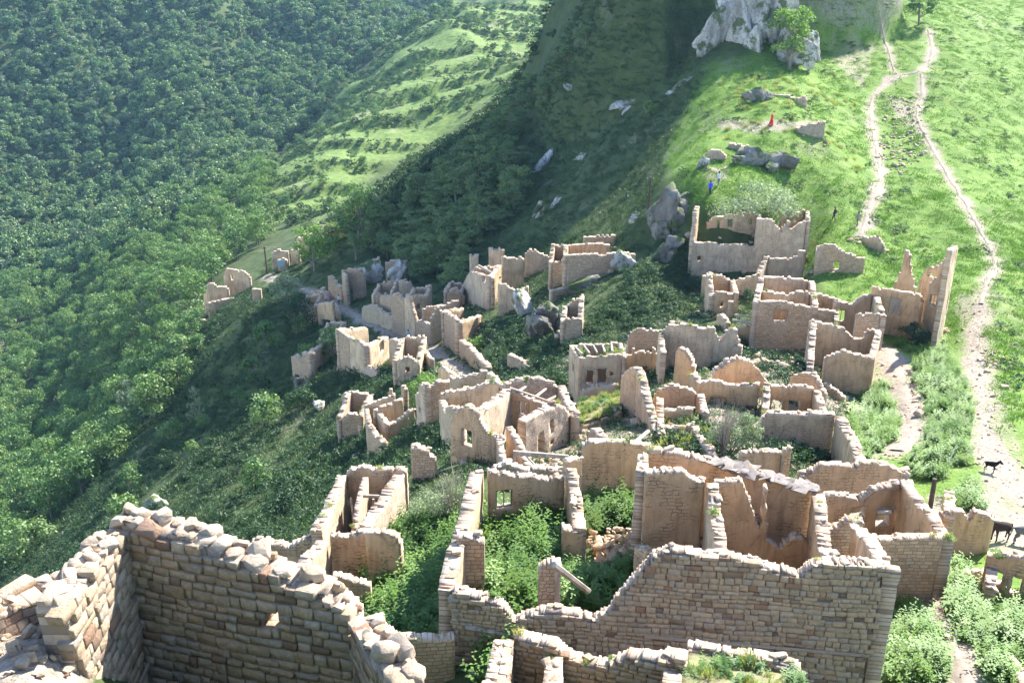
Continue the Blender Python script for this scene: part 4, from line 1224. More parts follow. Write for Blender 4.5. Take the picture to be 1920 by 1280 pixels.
h = house("ruined_house", "big angular stone house right of the village path with long sloping base wall", "house", (870, 640, 116))
h.wall((832, 585, Yb(835, 648)), (860, 604, Yb(861, 664)), [], t=.6, mat=M_WALL, cop=.7, drop=9, base=(650, 650))
h.wall((860, 604, Yb(861, 664)), (902, 593, Yb(861, 664) + 5), [(880, 599)], t=.6, mat=M_WALLW, cop=.7, drop=7)
h.wall((860, 636, Yb(862, 666)), (910, 688, Yb(908, 706)), [(880, 655)], t=.8, mat=M_WALL, cop=.8, drop=5)
h.wall((832, 585, Yb(835, 648)), (870, 578, Yb(835, 648) + 4), [], t=.5, mat=M_WALL, cop=.7)

# houses below the poplars
h = house("ruined_house", "tall jagged ruin with chimney like stumps below the poplar grove", "house", (920, 570, 126))
h.wall((880, 477, Yb(882, 545)), (897, 478, Yb(882, 545)), [], t=.7, mat=M_PLASP, cop=.5, drop=9)
h.wall((916, 468, 136), (946, 468, 136), [], t=.7, mat=M_PLASP, cop=.5, drop=7)
h.wall((864, 540, Yb(866, 562)), (920, 520, Yb(920, 582)), [(880, 512), (897, 514)], t=.6, mat=M_PLASP, cop=.7, drop=9, base=(580, 580), ops=[(904, 517, 911, 531, "")])
h.wall((920, 520, Yb(920, 582)), (940, 500, Yb(920, 582) + 6), [], t=.6, mat=M_PLAS, cop=.7, drop=9)
h.wall((890, 505, 132), (946, 500, 135), [], t=.5, mat=M_PLASP, cop=.6, drop=6)
h.beam(pt(897, 498, 131), pt(938, 520, 127), .18, "timber_beam")
h = house("ruined_house", "roofless house with rounded back wall and grassy floor above the boulder", "house", (960, 580, 126))
h.wall((942, 488, 130), (983, 486, 131), [(950, 484)], t=.6, mat=M_PLASP, cop=.6, drop=8)
h.wall((984, 480, 134), (1040, 486, 134), [(988, 474), (1002, 471), (1030, 481)], t=.6, mat=M_PLASP, cop=.6, drop=6)
h.wall((933, 532, Yb(940, 592)), (974, 548, Yb(972, 582)), [(945, 534), (960, 540)], t=.6, mat=M_PLASP, cop=.8, drop=8, base=(590, 590))
h.wall((972, 545, Yb(972, 582)), (990, 542, Yb(990, 576)), [(980, 540)], t=.6, mat=M_PLAS, cop=.8, drop=6)
h.wall((1040, 484, 131), (1062, 480, 126), [], t=.6, mat=M_WALL, cop=.8, drop=6)
h = house("ruined_house", "large square stone block wall built on a slanting grey rock", "house", (1110, 520, 112))
h.wall((1064, 478, 112), (1192, 476, 113), [(1120, 478), (1170, 475)], t=.6, mat=M_WALLW, cop=.6, rag=.4, drop=8, ops=[])
h.wall((1064, 478, 112), (1066, 462, 117), [], t=.6, mat=M_WALL, cop=.7, drop=6)
h.wall((1066, 462, 117), (1144, 459, 118), [(1078, 459), (1120, 459)], t=.5, mat=M_PLASW, cop=.7, drop=5)
h.wall((1094, 446, 124), (1154, 444, 124), [], t=.6, mat=M_WALL, cop=.6, drop=4)
h.wall((1034, 544, 111), (1066, 540, 112), [], t=.6, mat=M_WALL, cop=.8, drop=5)
h.wall((1109, 492, 111.6), (1110, 492, 111.6), [], t=.3, mat=M_WALL, cop=0, drop=.9)

# far end of the village
h = house("ruined_house", "isolated broken gable with one window at the far left end of the village", "house", (445, 545, 183))
h.wall((419, 522, 185), (469, 528, 183), [(423, 506), (441, 505), (446, 511), (454, 508), (466, 518)], t=.6, mat=M_PLAS, cop=.6, drop=8, ops=[(431, 515, 437, 526, "")])
h = house("ruined_house", "square ruin clinging to the slope edge at the far left", "house", (405, 565, 180))
h.wall((387, 538, 180), (428, 540, 180), [(392, 530), (402, 530), (404, 538)], t=.6, mat=M_PLAS, cop=.6, drop=7)
h.wall((381, 552, 181), (390, 545, 180), [], t=.6, mat=M_PLAS, cop=.6, drop=7)
h.wall((388, 568, 176), (404, 567, 176), [], t=.6, mat=M_WALLW, cop=.6, drop=7)
h.wall((404, 567, 176), (448, 566, 178), [(420, 560), (440, 560)], t=.6, mat=M_WALL, cop=.8, drop=4)
h = house("ruined_wall", "single wall stump standing in grass on the far left slope", "wall", (480, 568, 169))
h.wall((472, 545, 169), (489, 546, 169), [(480, 541)], t=.7, mat=M_WALL, cop=.7, drop=6)
h = house("ruined_wall", "lone narrow pillar of stone below the far left ruin", "wall", (382, 620, 172))
h.wall((377, 602, 172), (387, 604, 172), [(381, 598)], t=.7, mat=M_WALL, cop=.7, drop=5)
h = house("ruined_house", "square stone ruin with notched top on the shaded slope", "house", (565, 710, 116))
h.wall((545, 666, Yb(549, 715)), (584, 662, Yb(583, 711)), [(552, 664), (553, 675), (566, 675), (567, 663)], t=.6, mat=M_WALL, cop=.7, drop=8, base=(714, 714))
h.wall((584, 661, Yb(583, 711)), (624, 638, Yb(583, 711) + 8), [(600, 652)], t=.6, mat=M_WALL, cop=.8, drop=6)
h = house("ruined_house", "plastered house front with wide dark doorway below the hikers", "house", (610, 612, 150))
h.wall((594, 570, Yb(602, 614)), (624, 568, Yb(622, 612)), [], t=.5, mat=M_PLAS, cop=.5, drop=8, ops=[(603, 598, 619, 611, "l")])
h.wall((624, 568, 150), (634, 584, 146), [], t=.5, mat=M_PLAS, cop=.6, drop=6)
h.wall((572, 572, 154), (594, 572, 151), [], t=.5, mat=M_WALL, cop=.8, drop=6)
h = house("ruined_house", "stone house corner with black doorway beside the hikers", "house", (650, 565, 162))
h.wall((640, 508, Yb(650, 567)), (684, 510, Yb(650, 567)), [(669, 503), (676, 505)], t=.6, mat=M_WALL, cop=.6, drop=9, ops=[(654, 541, 662, 566, "")])
h.wall((614, 516, Yb(618, 556)), (640, 542, Yb(640, 566)), [(620, 520), (628, 528)], t=.6, mat=M_WALL, cop=.8, drop=8)
h.wall((640, 508, Yb(650, 567)), (648, 520, Yb(650, 567) - 2), [], t=.6, mat=M_WALLW, cop=.5, drop=8)
h = house("ruined_house", "ruin wedged among trees right of the black doorway house", "house", (740, 520, 160))
h.wall((722, 492, 160), (764, 490, 160), [(740, 487)], t=.6, mat=M_WALL, cop=.7, drop=6)
h.wall((690, 488, 168), (712, 484, 168), [], t=.6, mat=M_PLAS, cop=.7, drop=5)
h = house("ruined_house", "sunlit white walled ruin at the top end of the village by the trees", "house", (600, 455, 205))
h.wall((576, 428, 206), (624, 426, 206), [(600, 424)], t=.6, mat=M_PLASP, cop=1.0, drop=6)
h.wall((624, 426, 206), (616, 440, 201), [], t=.6, mat=M_PLASP, cop=.8, drop=6)
h.wall((556, 448, 205), (576, 446, 203), [], t=.6, mat=M_PLAS, cop=.8, drop=6)
h.wall((574, 442, 201), (612, 438, 201), [(590, 446)], t=.6, mat=M_PLASP, cop=.9, drop=5)
h.beam(pt(580, 440, 201), pt(606, 428, 206), .2, "timber_beam")
h = house("ruined_house", "small pale ruin with blue panel beside the far utility pole", "house", (530, 500, 192))
h.wall((509, 474, 193), (540, 471, 193), [(522, 470)], t=.6, mat=M_PLASP, cop=.7, drop=6)
h.wall((544, 467, 192), (560, 470, 191), [], t=.6, mat=M_PLAS, cop=.7, drop=6)
h.wall((520, 488, 189), (538, 486, 189), [], t=.6, mat=M_WALL, cop=.7, drop=5)
M_BLUE = simple_mat("faded_blue_paint", (.16, .26, .32), (.22, .30, .33), 3, .1)
b_ = add("panel", box((1.4, .1, 1.3), M_BLUE), h.o, tuple(pt(527, 494, 188.6) - h.loc))

# terrace ruins on the far grassy shoulder
h = house("retaining_wall", "dark stone terrace wall above the person in red", "wall", (1450, 200, 151))
h.wall((1395, 185, 153), (1490, 186, 152), [(1420, 176), (1450, 178), (1480, 182)], t=.8, mat=M_WALLG, cop=1.0, drop=4)
h.wall((1488, 186, 152), (1506, 184, 149), [], t=.8, mat=M_PLAS, cop=.6, drop=5)
h = house("retaining_wall", "rough stone terrace edge below and right of the person in red", "wall", (1520, 250, 137))
h.wall((1494, 244, 138), (1548, 228, 138), [(1510, 238)], t=.8, mat=M_WALLG, cop=1.0, drop=3)
h.wall((1398, 250, 138), (1460, 246, 138), [(1420, 252)], t=.8, mat=M_RUB, cop=1.2, drop=2)
h = house("ruined_house", "half buried stone hut with dark mouth on the sunny shoulder", "house", (1340, 310, 129))
h.wall((1322, 290, 130), (1360, 294, 129), [(1336, 280), (1350, 284)], t=.7, mat=M_WALLG, cop=.9, drop=4)
h.wall((1366, 268, 133), (1402, 274, 132), [], t=.7, mat=M_WALLG, cop=.9, drop=4)

h = house("ruined_wall", "low leaning wall below the dark cliff block", "wall", (985, 705, 90))
h.wall((951, 668, 93), (1018, 710, 89), [(965, 674), (990, 690)], t=.6, mat=M_WALL, cop=.9, drop=4)
h = house("stone_pillar", "lone stone pillar at the foot of the dark cliff block", "pillar", (1045, 660, 94))
h.wall((1040, 630, 94), (1050, 631, 94), [], t=.7, mat=M_WALLW, cop=.5, drop=4)
h = house("ruined_porch", "collapsed timber porch with a low wall left of the stone house", "porch", (1400, 640, 87))
h.wall((1376, 616, 88), (1420, 608, 88), [], t=.45, mat=M_PLAS, cop=.9, drop=3)
h.wall((1344, 592, 92), (1362, 604, 90), [(1350, 590)], t=.6, mat=M_PLAS, cop=.8, drop=4)
h.beam(pt(1374, 600, 89), pt(1422, 606, 87), .12, "timber_beam"); h.beam(pt(1378, 590, 91), pt(1422, 594, 89), .1, "timber_beam")
h = house("ruined_wall", "two stepped wall fragments above the row of house fronts", "wall", (720, 545, 150))
h.wall((700, 545, 153), (726, 548, 150), [(712, 538)], t=.6, mat=M_WALL, cop=.8, drop=5)
h.wall((742, 532, 152), (772, 540, 148), [(752, 524), (764, 530)], t=.6, mat=M_PLASP, cop=.8, drop=5)
h = house("ruined_wall", "broken corner wall between the jagged ruin and the path row", "wall", (870, 560, 132))
h.wall((836, 548, 136), (866, 556, 132), [(850, 540)], t=.6, mat=M_WALL, cop=.8, drop=5)
h = house("ruined_house", "small roofless room on the slope below the round cornered house", "house", (655, 740, 100))
h.wall((640, 742, 101), (668, 748, 99), [(652, 734)], t=.5, mat=M_WALL, cop=.8, drop=4)

def room(label, x0, x1, y0, y1, yb, dpt, mat, mids=(), ops=(), seed=0):
    """a roofless four walled room whose front foot stands at row yb"""
    hh = house("ruined_house", label, "house", ((x0 + x1) / 2, yb, Yb((x0 + x1) / 2, yb)))
    Y = Yb((x0 + x1) / 2, yb)
    A, B = pt(x0, y0, Y), pt(x1, y1, Y)
    r = np.random.default_rng(seed)
    def px3(v):
        a_, b_ = proj(np.array([tuple(v)]))
        return (float(a_[0]), float(b_[0]), v.y)
    A2, B2 = A + Vector((.4, dpt, r.uniform(-.3, .9))), B + Vector((.4, dpt, r.uniform(-.3, .9)))
    hh.wall(px3(A), px3(B), mids, t=.55, mat=mat, cop=.8, drop=8, ops=ops)
    hh.wall(px3(A), px3(A2), [], t=.55, mat=mat, cop=.8, drop=8)
    hh.wall(px3(B), px3(B2), [], t=.55, mat=mat, cop=.8, drop=8)
    hh.wall(px3(A2), px3(B2), [], t=.55, mat=mat, cop=.8, drop=8)
room("small roofless room above the row of house fronts", 703, 737, 555, 552, 588, 4, M_WALL, seed=1)
room("tall roofless shell behind the row of house fronts", 770, 800, 560, 556, 602, 4, M_PLASP, [(785, 552)], [(782, 570, 788, 580, "")], 2)
room("square roofless shell between the path row and the jagged ruin", 838, 866, 548, 552, 582, 4, M_WALL, [(850, 544)], (), 3)
room("narrow roofless room against the block wall house", 1036, 1062, 492, 488, 540, 4, M_WALLW, (), (), 4)
room("low roofless room left of the plastered doorway house", 566, 594, 580, 576, 612, 4, M_PLAS, [(580, 574)], (), 5)
room("small roofless stone room below the doorway house", 604, 634, 634, 628, 668, 4, M_WALL, [(620, 626)], (), 6)
room("roofless room with square window below the village path", 744, 786, 676, 682, 716, 4.5, M_PLASP, [(765, 670)], [(760, 688, 768, 699, "")], 7)
room("roofless shell beside the lone stone pillar", 1060, 1092, 604, 600, 642, 4, M_WALLG, [(1075, 598)], (), 8)
room("low roofless room left of the arched ruin", 640, 680, 786, 780, 822, 4, M_WALL, [(660, 776)], (), 9)
room("roofless plaster room in front of the two storey house", 1330, 1376, 556, 552, 594, 4, M_PLAS, [(1350, 548)], [(1350, 566, 1357, 578, "")], 10)
# ------------------------------------------------------------------ foliage prototypes
def leaf_cloud(clumps, n, size, seed, mat, name="crown", flat=.0, aspect=.62, droop=0.0):
    r = np.random.default_rng(seed)
    C = np.array([c[0] for c in clumps], float); Rr = np.array([c[1] for c in clumps], float)
    w = Rr ** 2; w /= w.sum()
    k = r.choice(len(clumps), n, p=w)
    dv = r.normal(0, 1, (n, 3)); dv /= np.linalg.norm(dv, axis=1)[:, None]
    dv[:, 2] = np.where(dv[:, 2] < -.3, -dv[:, 2] * .6, dv[:, 2])
    rad = Rr[k] * (r.random(n) ** .35) * r.uniform(.85, 1.12, n)
    p = C[k] + dv * rad[:, None] * np.array([1, 1, .85])
    nr = dv * .9 + r.normal(0, .55, (n, 3)) + np.array([0, 0, .35 + flat])
    nr /= np.linalg.norm(nr, axis=1)[:, None]
    t = np.cross(nr, r.normal(0, 1, (n, 3))); t /= np.linalg.norm(t, axis=1)[:, None] + 1e-9
    b = np.cross(nr, t)
    s = size * r.uniform(.6, 1.35, n)[:, None] * .5
    v = np.stack([p + t * s, p + b * s * aspect, p - t * s, p - b * s * aspect], 1)
    v[:, 0] += nr * s * .25; v[:, 2] -= nr * s * .25
    f = np.arange(n * 4).reshape(n, 4)
    cr = r.random(len(clumps))
    rnd = np.repeat(np.clip(cr[k] * .6 + r.random(n) * .4, 0, 1), 4)
    return np_mesh(name, v.reshape(-1, 3), f, mat, attr={"rnd": rnd})
def join_tubes(tl, mat, name="trunk"):
    V, Fc = [], []
    for P, rad, sd in tl:
        me = tube(P, rad, sd)
        o = len(V)
        V += [tuple(v.co) for v in me.vertices]
        Fc += [tuple(i + o for i in p.vertices) for p in me.polygons]
        bpy.data.meshes.remove(me)
    return np_mesh(name, V, Fc, mat)
def crown_clumps(kind, h, w, seed):
    r = np.random.default_rng(seed)
    out = []
    if kind == "round":
        nC = 20
        for i in range(nC):
            z = r.uniform(.28, 1.0)
            prof = math.sqrt(max(0.05, 1 - ((z - .58) / .46) ** 2))
            an = r.uniform(0, 6.283) + i * 2.4
            rr_ = w * .5 * prof * math.sqrt(r.uniform(.25, 1)) * .78
            out.append(((rr_ * math.cos(an), rr_ * math.sin(an), h * z * .9), w * r.uniform(.13, .22)))
        out.append(((0, 0, h * .6), w * .28))
    elif kind == "poplar":
        for i in range(26):
            z = r.uniform(.06, 1.0)
            prof = (1 - z) ** .36 * (.6 + .4 * min(1, z * 4))
            an = r.uniform(0, 6.283)
            rr_ = w * .42 * prof * r.uniform(.3, 1)
            out.append(((rr_ * math.cos(an), rr_ * math.sin(an), h * z), w * r.uniform(.17, .27) * (1.05 - .35 * z)))
    else:  # bush
        for i in range(16):
            an = r.uniform(0, 6.283)
            q = math.sqrt(r.random())
            z = h * (.25 + .62 * r.random() * (1 - q * .5))
            out.append(((w * .42 * q * math.cos(an), w * .42 * q * math.sin(an), z), w * r.uniform(.10, .2)))
        out.append(((0, 0, h * .4), w * .25))
    return out
def trunk_for(kind, h, w, seed, clumps, mat, thick=1.0):
    r = np.random.default_rng(seed + 9)
    tl = []
    if kind == "bush":
        for c, q in clumps[:7]:
            tl.append(([(r.normal(0, .08), r.normal(0, .08), -.3), (c[0] * .4, c[1] * .4, c[2] * .5), c], [.05 * thick, .035 * thick, .012], 5))
    else:
        br = .035 * h * (.6 if kind == "poplar" else .75) * thick
        top = h * (.95 if kind == "poplar" else .62)
        b1 = (r.normal(0, .03) * h, r.normal(0, .03) * h, top * .5)
        tl.append(([(0, 0, -.6), (b1[0] * .4, b1[1] * .4, top * .22), b1, (b1[0] * 1.3, b1[1] * 1.3, top)], [br * 1.25, br, br * .7, br * .2], 7))
        for c, q in clumps[:9]:
            z0 = max(h * .15, c[2] * .55)
            f = min(1, z0 / top)
            tl.append(([(b1[0] * f, b1[1] * f, z0), (c[0] * .55, c[1] * .55, (z0 + c[2]) / 2 + h * .02), c], [br * .4, br * .25, br * .07], 5))
    return join_tubes(tl, mat)
class Proto:
    def __init__(s, kind, h, w, n, size, mat, seed, bark=None, aspect=.62, thick=1.0):
        cl = crown_clumps(kind, h, w, seed)
        s.crown = leaf_cloud(cl, n, size, seed + 1, mat, aspect=aspect)
        s.trunk = trunk_for(kind, h, w, seed, cl, bark or M_TRUNK, thick)
        s.h, s.w = h, w
def place(p, sc):
    """words for a plant's size and where one finds it"""
    px, py = proj(np.array([p]))
    px, py = float(px[0]), float(py[0])
    z = "small" if sc < .75 else "large" if sc > 1.05 else "mid sized"
    h_ = ["far left", "left", "left of centre", "centre", "right of centre", "right"][int(min(max(px / 220, 0), 5))] if px < 1320 else "right"
    v_ = ["top", "upper", "high", "middle", "low", "lower", "bottom"][int(min(max(py / 180, 0), 6))]
    return z, v_ + " " + h_
def plant(name, label, cat, proto, loc, sc, group=None, rz=None):
    o = thing(name, label, cat, loc, group)
    o.scale = (sc[0], sc[0], sc[1]) if isinstance(sc, tuple) else (sc, sc, sc)
    o.rotation_euler.z = random.uniform(0, 6.28) if rz is None else rz
    add("trunk" if cat == "tree" else "stems", proto.trunk, o)
    add("crown" if cat == "tree" else "foliage", proto.crown, o)
    return o

# ------------------------------------------------------------------ scattering over the ground
cellA = np.linalg.norm(np.cross(flat[quads[:, 1]] - flat[quads[:, 0]], flat[quads[:, 3]] - flat[quads[:, 0]]), axis=1)
cC = flat[quads].mean(1)
cPX, cPY = proj(cC)
cN = np.cross(flat[quads[:, 1]] - flat[quads[:, 0]], flat[quads[:, 3]] - flat[quads[:, 0]])
cN /= np.linalg.norm(cN, axis=1)[:, None]
def sample(poly, y0, y1, dens, avoid=.4, noise=None, maxn=40000, ex=()):
    m = inpoly(cPX, cPY, poly) & (cC[:, 1] > y0) & (cC[:, 1] < y1)
    for e in ex:
        m &= ~inpoly(cPX, cPY, e)
    ids = np.nonzero(m)[0]
    if len(ids) == 0:
        return np.zeros((0, 3))
    A = cellA[ids]
    n = int(min(maxn, A.sum() * dens))
    k = rng.choice(ids, n, p=A / A.sum())
    f, g = rng.random(n)[:, None], rng.random(n)[:, None]
    q = flat[quads[k]]
    P = q[:, 0] * (1 - f) * (1 - g) + q[:, 1] * f * (1 - g) + q[:, 2] * f * g + q[:, 3] * (1 - f) * g
    if avoid is not None:
        P = P[path_dist(P[:, 0], P[:, 1]) > avoid]
    if noise:
        v = fbm(P / noise[0], 3, 55)
        P = P[v > noise[1]]
    return P
def seen(P, up=2.0):
    """keep the points that the camera has in view"""
    px, py = proj(P)
    out = []
    for p, a, b in zip(P, px, py):
        if not (-40 < a < 1960 and -60 < b < 1340):
            continue
        v = Vector((p[0], p[1], p[2] + up))
        L = v.length
        r = BV.ray_cast(Vector((0, 0, 0)), v / L, L)
        if r[0] is None:
            out.append(p)
    return np.array(out).reshape(-1, 3)
def thin(P, dmin):
    """keep points at least dmin apart"""
    out, grid = [], {}
    for p in P:
        c = (int(p[0] // dmin), int(p[1] // dmin))
        ok = True
        for i in (-1, 0, 1):
            for j in (-1, 0, 1):
                for q in grid.get((c[0] + i, c[1] + j), ()):
                    if (q[0] - p[0]) ** 2 + (q[1] - p[1]) ** 2 < dmin * dmin:
                        ok = False
        if ok:
            grid.setdefault(c, []).append(p)
            out.append(p)
    return np.array(out).reshape(-1, 3)
def gn_group(coll):
    g = bpy.data.node_groups.new("scatter_" + coll.name, "GeometryNodeTree")
    g.interface.new_socket("Geometry", in_out='INPUT', socket_type='NodeSocketGeometry')
    g.interface.new_socket("Geometry", in_out='OUTPUT', socket_type='NodeSocketGeometry')
    N = g.nodes.new
    gi, go = N("NodeGroupInput"), N("NodeGroupOutput")
    iop = N("GeometryNodeInstanceOnPoints"); ci = N("GeometryNodeCollectionInfo")
    ci.inputs["Collection"].default_value = coll
    ci.inputs["Separate Children"].default_value = True
    ci.inputs["Reset Children"].default_value = True
    def na(nm, t):
        a = N("GeometryNodeInputNamedAttribute"); a.data_type = t; a.inputs["Name"].default_value = nm
        return [o for o in a.outputs if o.enabled and o.name == "Attribute"][0]
    iop.inputs["Pick Instance"].default_value = True
    m2p = N("GeometryNodeMeshToPoints")
    L = g.links.new
    L(gi.outputs[0], m2p.inputs[0]); L(m2p.outputs[0], iop.inputs["Points"]); L(ci.outputs[0], iop.inputs["Instance"])
    L(na("idx", 'INT'), iop.inputs["Instance Index"])
    e2r = N("FunctionNodeEulerToRotation"); L(na("rot", 'FLOAT_VECTOR'), e2r.inputs[0]); L(e2r.outputs[0], iop.inputs["Rotation"])
    L(na("scl", 'FLOAT_VECTOR'), iop.inputs["Scale"])
    L(iop.outputs[0], go.inputs[0])
    return g
GROUPS = {}
def collect(name, meshes):
    c = bpy.data.collections.new(name)
    for i, m in enumerate(meshes):
        c.objects.link(bpy.data.objects.new("%s_%d" % (name, i), m))
    GROUPS[name] = (gn_group(c), len(meshes))
def scatter(name, label, coll, P, smin, smax, zs=(.8, 1.25), tilt=.1):
    n = len(P)
    if n == 0:
        return
    g, k = GROUPS[coll]
    me = bpy.data.meshes.new(name)
    me.vertices.add(n)
    me.vertices.foreach_set("co", P.astype(np.float32).ravel())
    a = me.attributes.new("idx", 'INT', 'POINT'); a.data.foreach_set("value", rng.integers(0, k, n).astype(np.int32))
    a = me.attributes.new("rot", 'FLOAT_VECTOR', 'POINT')
    a.data.foreach_set("vector", np.stack([rng.normal(0, tilt, n), rng.normal(0, tilt, n), rng.uniform(0, 6.28, n)], 1).astype(np.float32).ravel())
    s = rng.uniform(smin, smax, n)
    a = me.attributes.new("scl", 'FLOAT_VECTOR', 'POINT')
    a.data.foreach_set("vector", np.stack([s, s, s * rng.uniform(*zs, n)], 1).astype(np.float32).ravel())
    o = add(name, me, kind="stuff", label=label)
    md = o.modifiers.new("scatter", 'NODES'); md.node_group = g
    return o

def herb_mesh(seed, mat, w=.9, h=.75, stems=15, size=.135):
    r = np.random.default_rng(seed)
    V, RN = [], []
    for i in range(stems):
        x, y = r.normal(0, w * .24, 2)
        hh = h * r.uniform(.55, 1.15)
        lx, ly = r.normal(0, .12, 2)
        c = r.random()
        for k in range(7):
            f = (k + 1) / 7
            p = np.array([x + lx * f, y + ly * f, hh * f])
            for sd in range(2):
                an = k * 1.57 + sd * 3.14 + r.normal(0, .3)
                d = np.array([math.cos(an), math.sin(an), .25]); sdv = np.array([-math.sin(an), math.cos(an), 0])
                s = size * (1.35 - .75 * f) * r.uniform(.8, 1.3)
                V += [p, p + d * s * .6 + sdv * s * .36, p + d * s * 1.25 - np.array([0, 0, s * .3]), p + d * s * .6 - sdv * s * .36]
                RN += [c * .6 + r.random() * .4] * 4
    V = np.array(V)
    return np_mesh("herb", V, np.arange(len(V)).reshape(-1, 4), mat, attr={"rnd": RN})
def tuft_mesh(seed, mat, w=.5, h=.4, blades=40, bw=.02):
    r = np.random.default_rng(seed)
    V, RN = [], []
    for i in range(blades):
        x, y = r.normal(0, w * .3, 2)
        an = r.uniform(0, 6.28); lean = r.uniform(.1, .6) * h
        hh = h * r.uniform(.5, 1.15)
        d = np.array([math.cos(an), math.sin(an), 0]); s = np.array([-d[1], d[0], 0])
        p = np.array([x, y, -.03])
        V += [p - s * bw, p + s * bw, p + d * lean * .4 + s * bw * .8 + np.array([0, 0, hh * .6]), p + d * lean + np.array([0, 0, hh])]
        RN += [r.random()] * 4
    V = np.array(V)
    return np_mesh("tuft", V, np.arange(len(V)).reshape(-1, 4), mat, attr={"rnd": RN})

collect("herbs", [herb_mesh(300 + i, ML_HERB) for i in range(5)])
collect("weeds", [herb_mesh(320 + i, ML_WEED) for i in range(5)])
collect("slope_herbs", [leaf_cloud([((rng.normal(0, .45), rng.normal(0, .45), .25 + .3 * rng.random()), .32) for _ in range(7)], 130, .2, 330 + i, ML_SLOPE) for i in range(5)])
collect("lush_herbs", [leaf_cloud([((rng.normal(0, .4), rng.normal(0, .4), .3 + .4 * rng.random()), .33) for _ in range(7)], 170, .17, 350 + i, ML_BUSH) for i in range(5)])
collect("tufts", [tuft_mesh(400 + i, ML_GRASS, 1.6, .24, 80, .03) for i in range(5)])
collect("slope_tufts", [tuft_mesh(420 + i, ML_SLOPE, 1.5, .5, 70, .04) for i in range(4)])
collect("dry_tufts", [tuft_mesh(440 + i, ML_DRY, .6, .45, 60, .015) for i in range(4)])
collect("forest", [leaf_cloud(crown_clumps("round", 8.5, 7.6, 500 + i), 950, .78, 510 + i, ML_FOREST) for i in range(6)])

# far wood across the valley: one mass
FAR = [(-260, -120), (720, -120), (745, 75), (660, 140), (575, 245), (480, 315), (340, 440), (180, 520), (-260, 575)]
P = np.concatenate([sample(FAR, 300, 1100, .09, None, maxn=34000), sample([(690, -120), (870, -120), (840, 25), (752, 76)], 560, 1300, .05, None)])
P = thin(P, 3.5)
scatter("forest", "dense green broadleaf wood covering the far valley side", "forest", P, .5, 1.15, (.85, 1.3), .05)

# trees of the lower valley side
TREES = [Proto("round", 7.0, 7.0, 1700, .42, ML_TREE, 600 + 7 * i) for i in range(5)]
LOW = [(-120, 545), (60, 520), (200, 500), (330, 440), (480, 320), (520, 345), (480, 420), (500, 455), (420, 500), (375, 560), (372, 640), (350, 720), (280, 800), (190, 890), (60, 1050), (-120, 1160)]
P = thin(sample(LOW, 110, 420, .08, None), 4.6)
P = seen(P, 5.0)
px, py = proj(P)
dp = P[:, 1]
vis = (px > -30) & (px < 1950) & (py > 0) & (py < 1300)
od = np.argsort(np.where(vis, dp, 1e9))
near, rest = P[od[:240]], P[od[240:]]
for p in near:
    s_ = float(rng.uniform(.65, 1.25)); z_, w_ = place(p, s_)
    plant("broadleaf_tree", "%s broadleaf tree on the wooded valley side, %s" % (z_, w_), "tree", TREES[rng.integers(5)], p, (s_, float(rng.uniform(.65, 1.2))), "trees on the lower left valley side")
collect("wood", [t.crown for t in TREES])
scatter("woodland", "further broadleaf trees merging into the far valley wood", "wood", rest, .65, 1.25, (.8, 1.2), .05)

# shrubs on the field terraces
SHRUBS = [Proto("bush", 2.6, 3.6, 620, .30, ML_BUSH, 700 + 5 * i) for i in range(5)]
SHRUBS2 = [Proto("round", 4.2, 4.0, 700, .36, ML_TREE, 740 + 5 * i) for i in range(3)]
def bank_phase(P):
    w_ = fbm(np.stack([P[:, 0] / 45, P[:, 1] / 70, P[:, 0] * 0], 1), 3, 5)
    q = (P[:, 1] + P[:, 0] * .12) / 30.0 + w_ * .8
    return q - np.floor(q)
P = sample(TERR, 200, 620, .06, None)
f_ = bank_phase(P)
P = P[(f_ < .26) | (rng.random(len(P)) < .05)]
P = seen(thin(P, 3.6), 1.5)[:290]
for p in P:
    pr = SHRUBS[rng.integers(5)] if rng.random() < .6 else SHRUBS2[rng.integers(3)]
    s_ = float(rng.uniform(.5, 1.2)); z_, w_ = place(p, s_)
    plant("terrace_shrub", "%s rounded shrub on the old field terraces, %s" % (z_, w_), "shrub", pr, p, s_, "shrubs on the old field terraces")
P = sample(TERR, 200, 620, .16, None)
f_ = bank_phase(P)
P = P[(f_ < .24) | (rng.random(len(P)) < .04)]
scatter("terrace_scrub", "low scrub along the banks of the old terraces", "slope_herbs", P, 1.0, 2.0)

EDGE = [(560, 450), (700, 370), (830, 260), (960, 140), (1010, 160), (880, 300), (740, 410), (600, 475)]
P = sample(EDGE, 195, 330, .35, None)
scatter("spur_scrub", "dense scrub on the spur above the poplar grove", "slope_herbs", P, 1.2, 2.4)
P = seen(thin(sample(EDGE, 195, 330, .03, None), 4.0), 1.5)
for p in P[:60]:
    s_ = float(rng.uniform(.6, 1.2)); z_, w_ = place(p, s_)
    plant("spur_shrub", "%s shrub on the spur above the grove, %s" % (z_, w_), "shrub", SHRUBS[rng.integers(5)], p, s_, "shrubs on the spur")
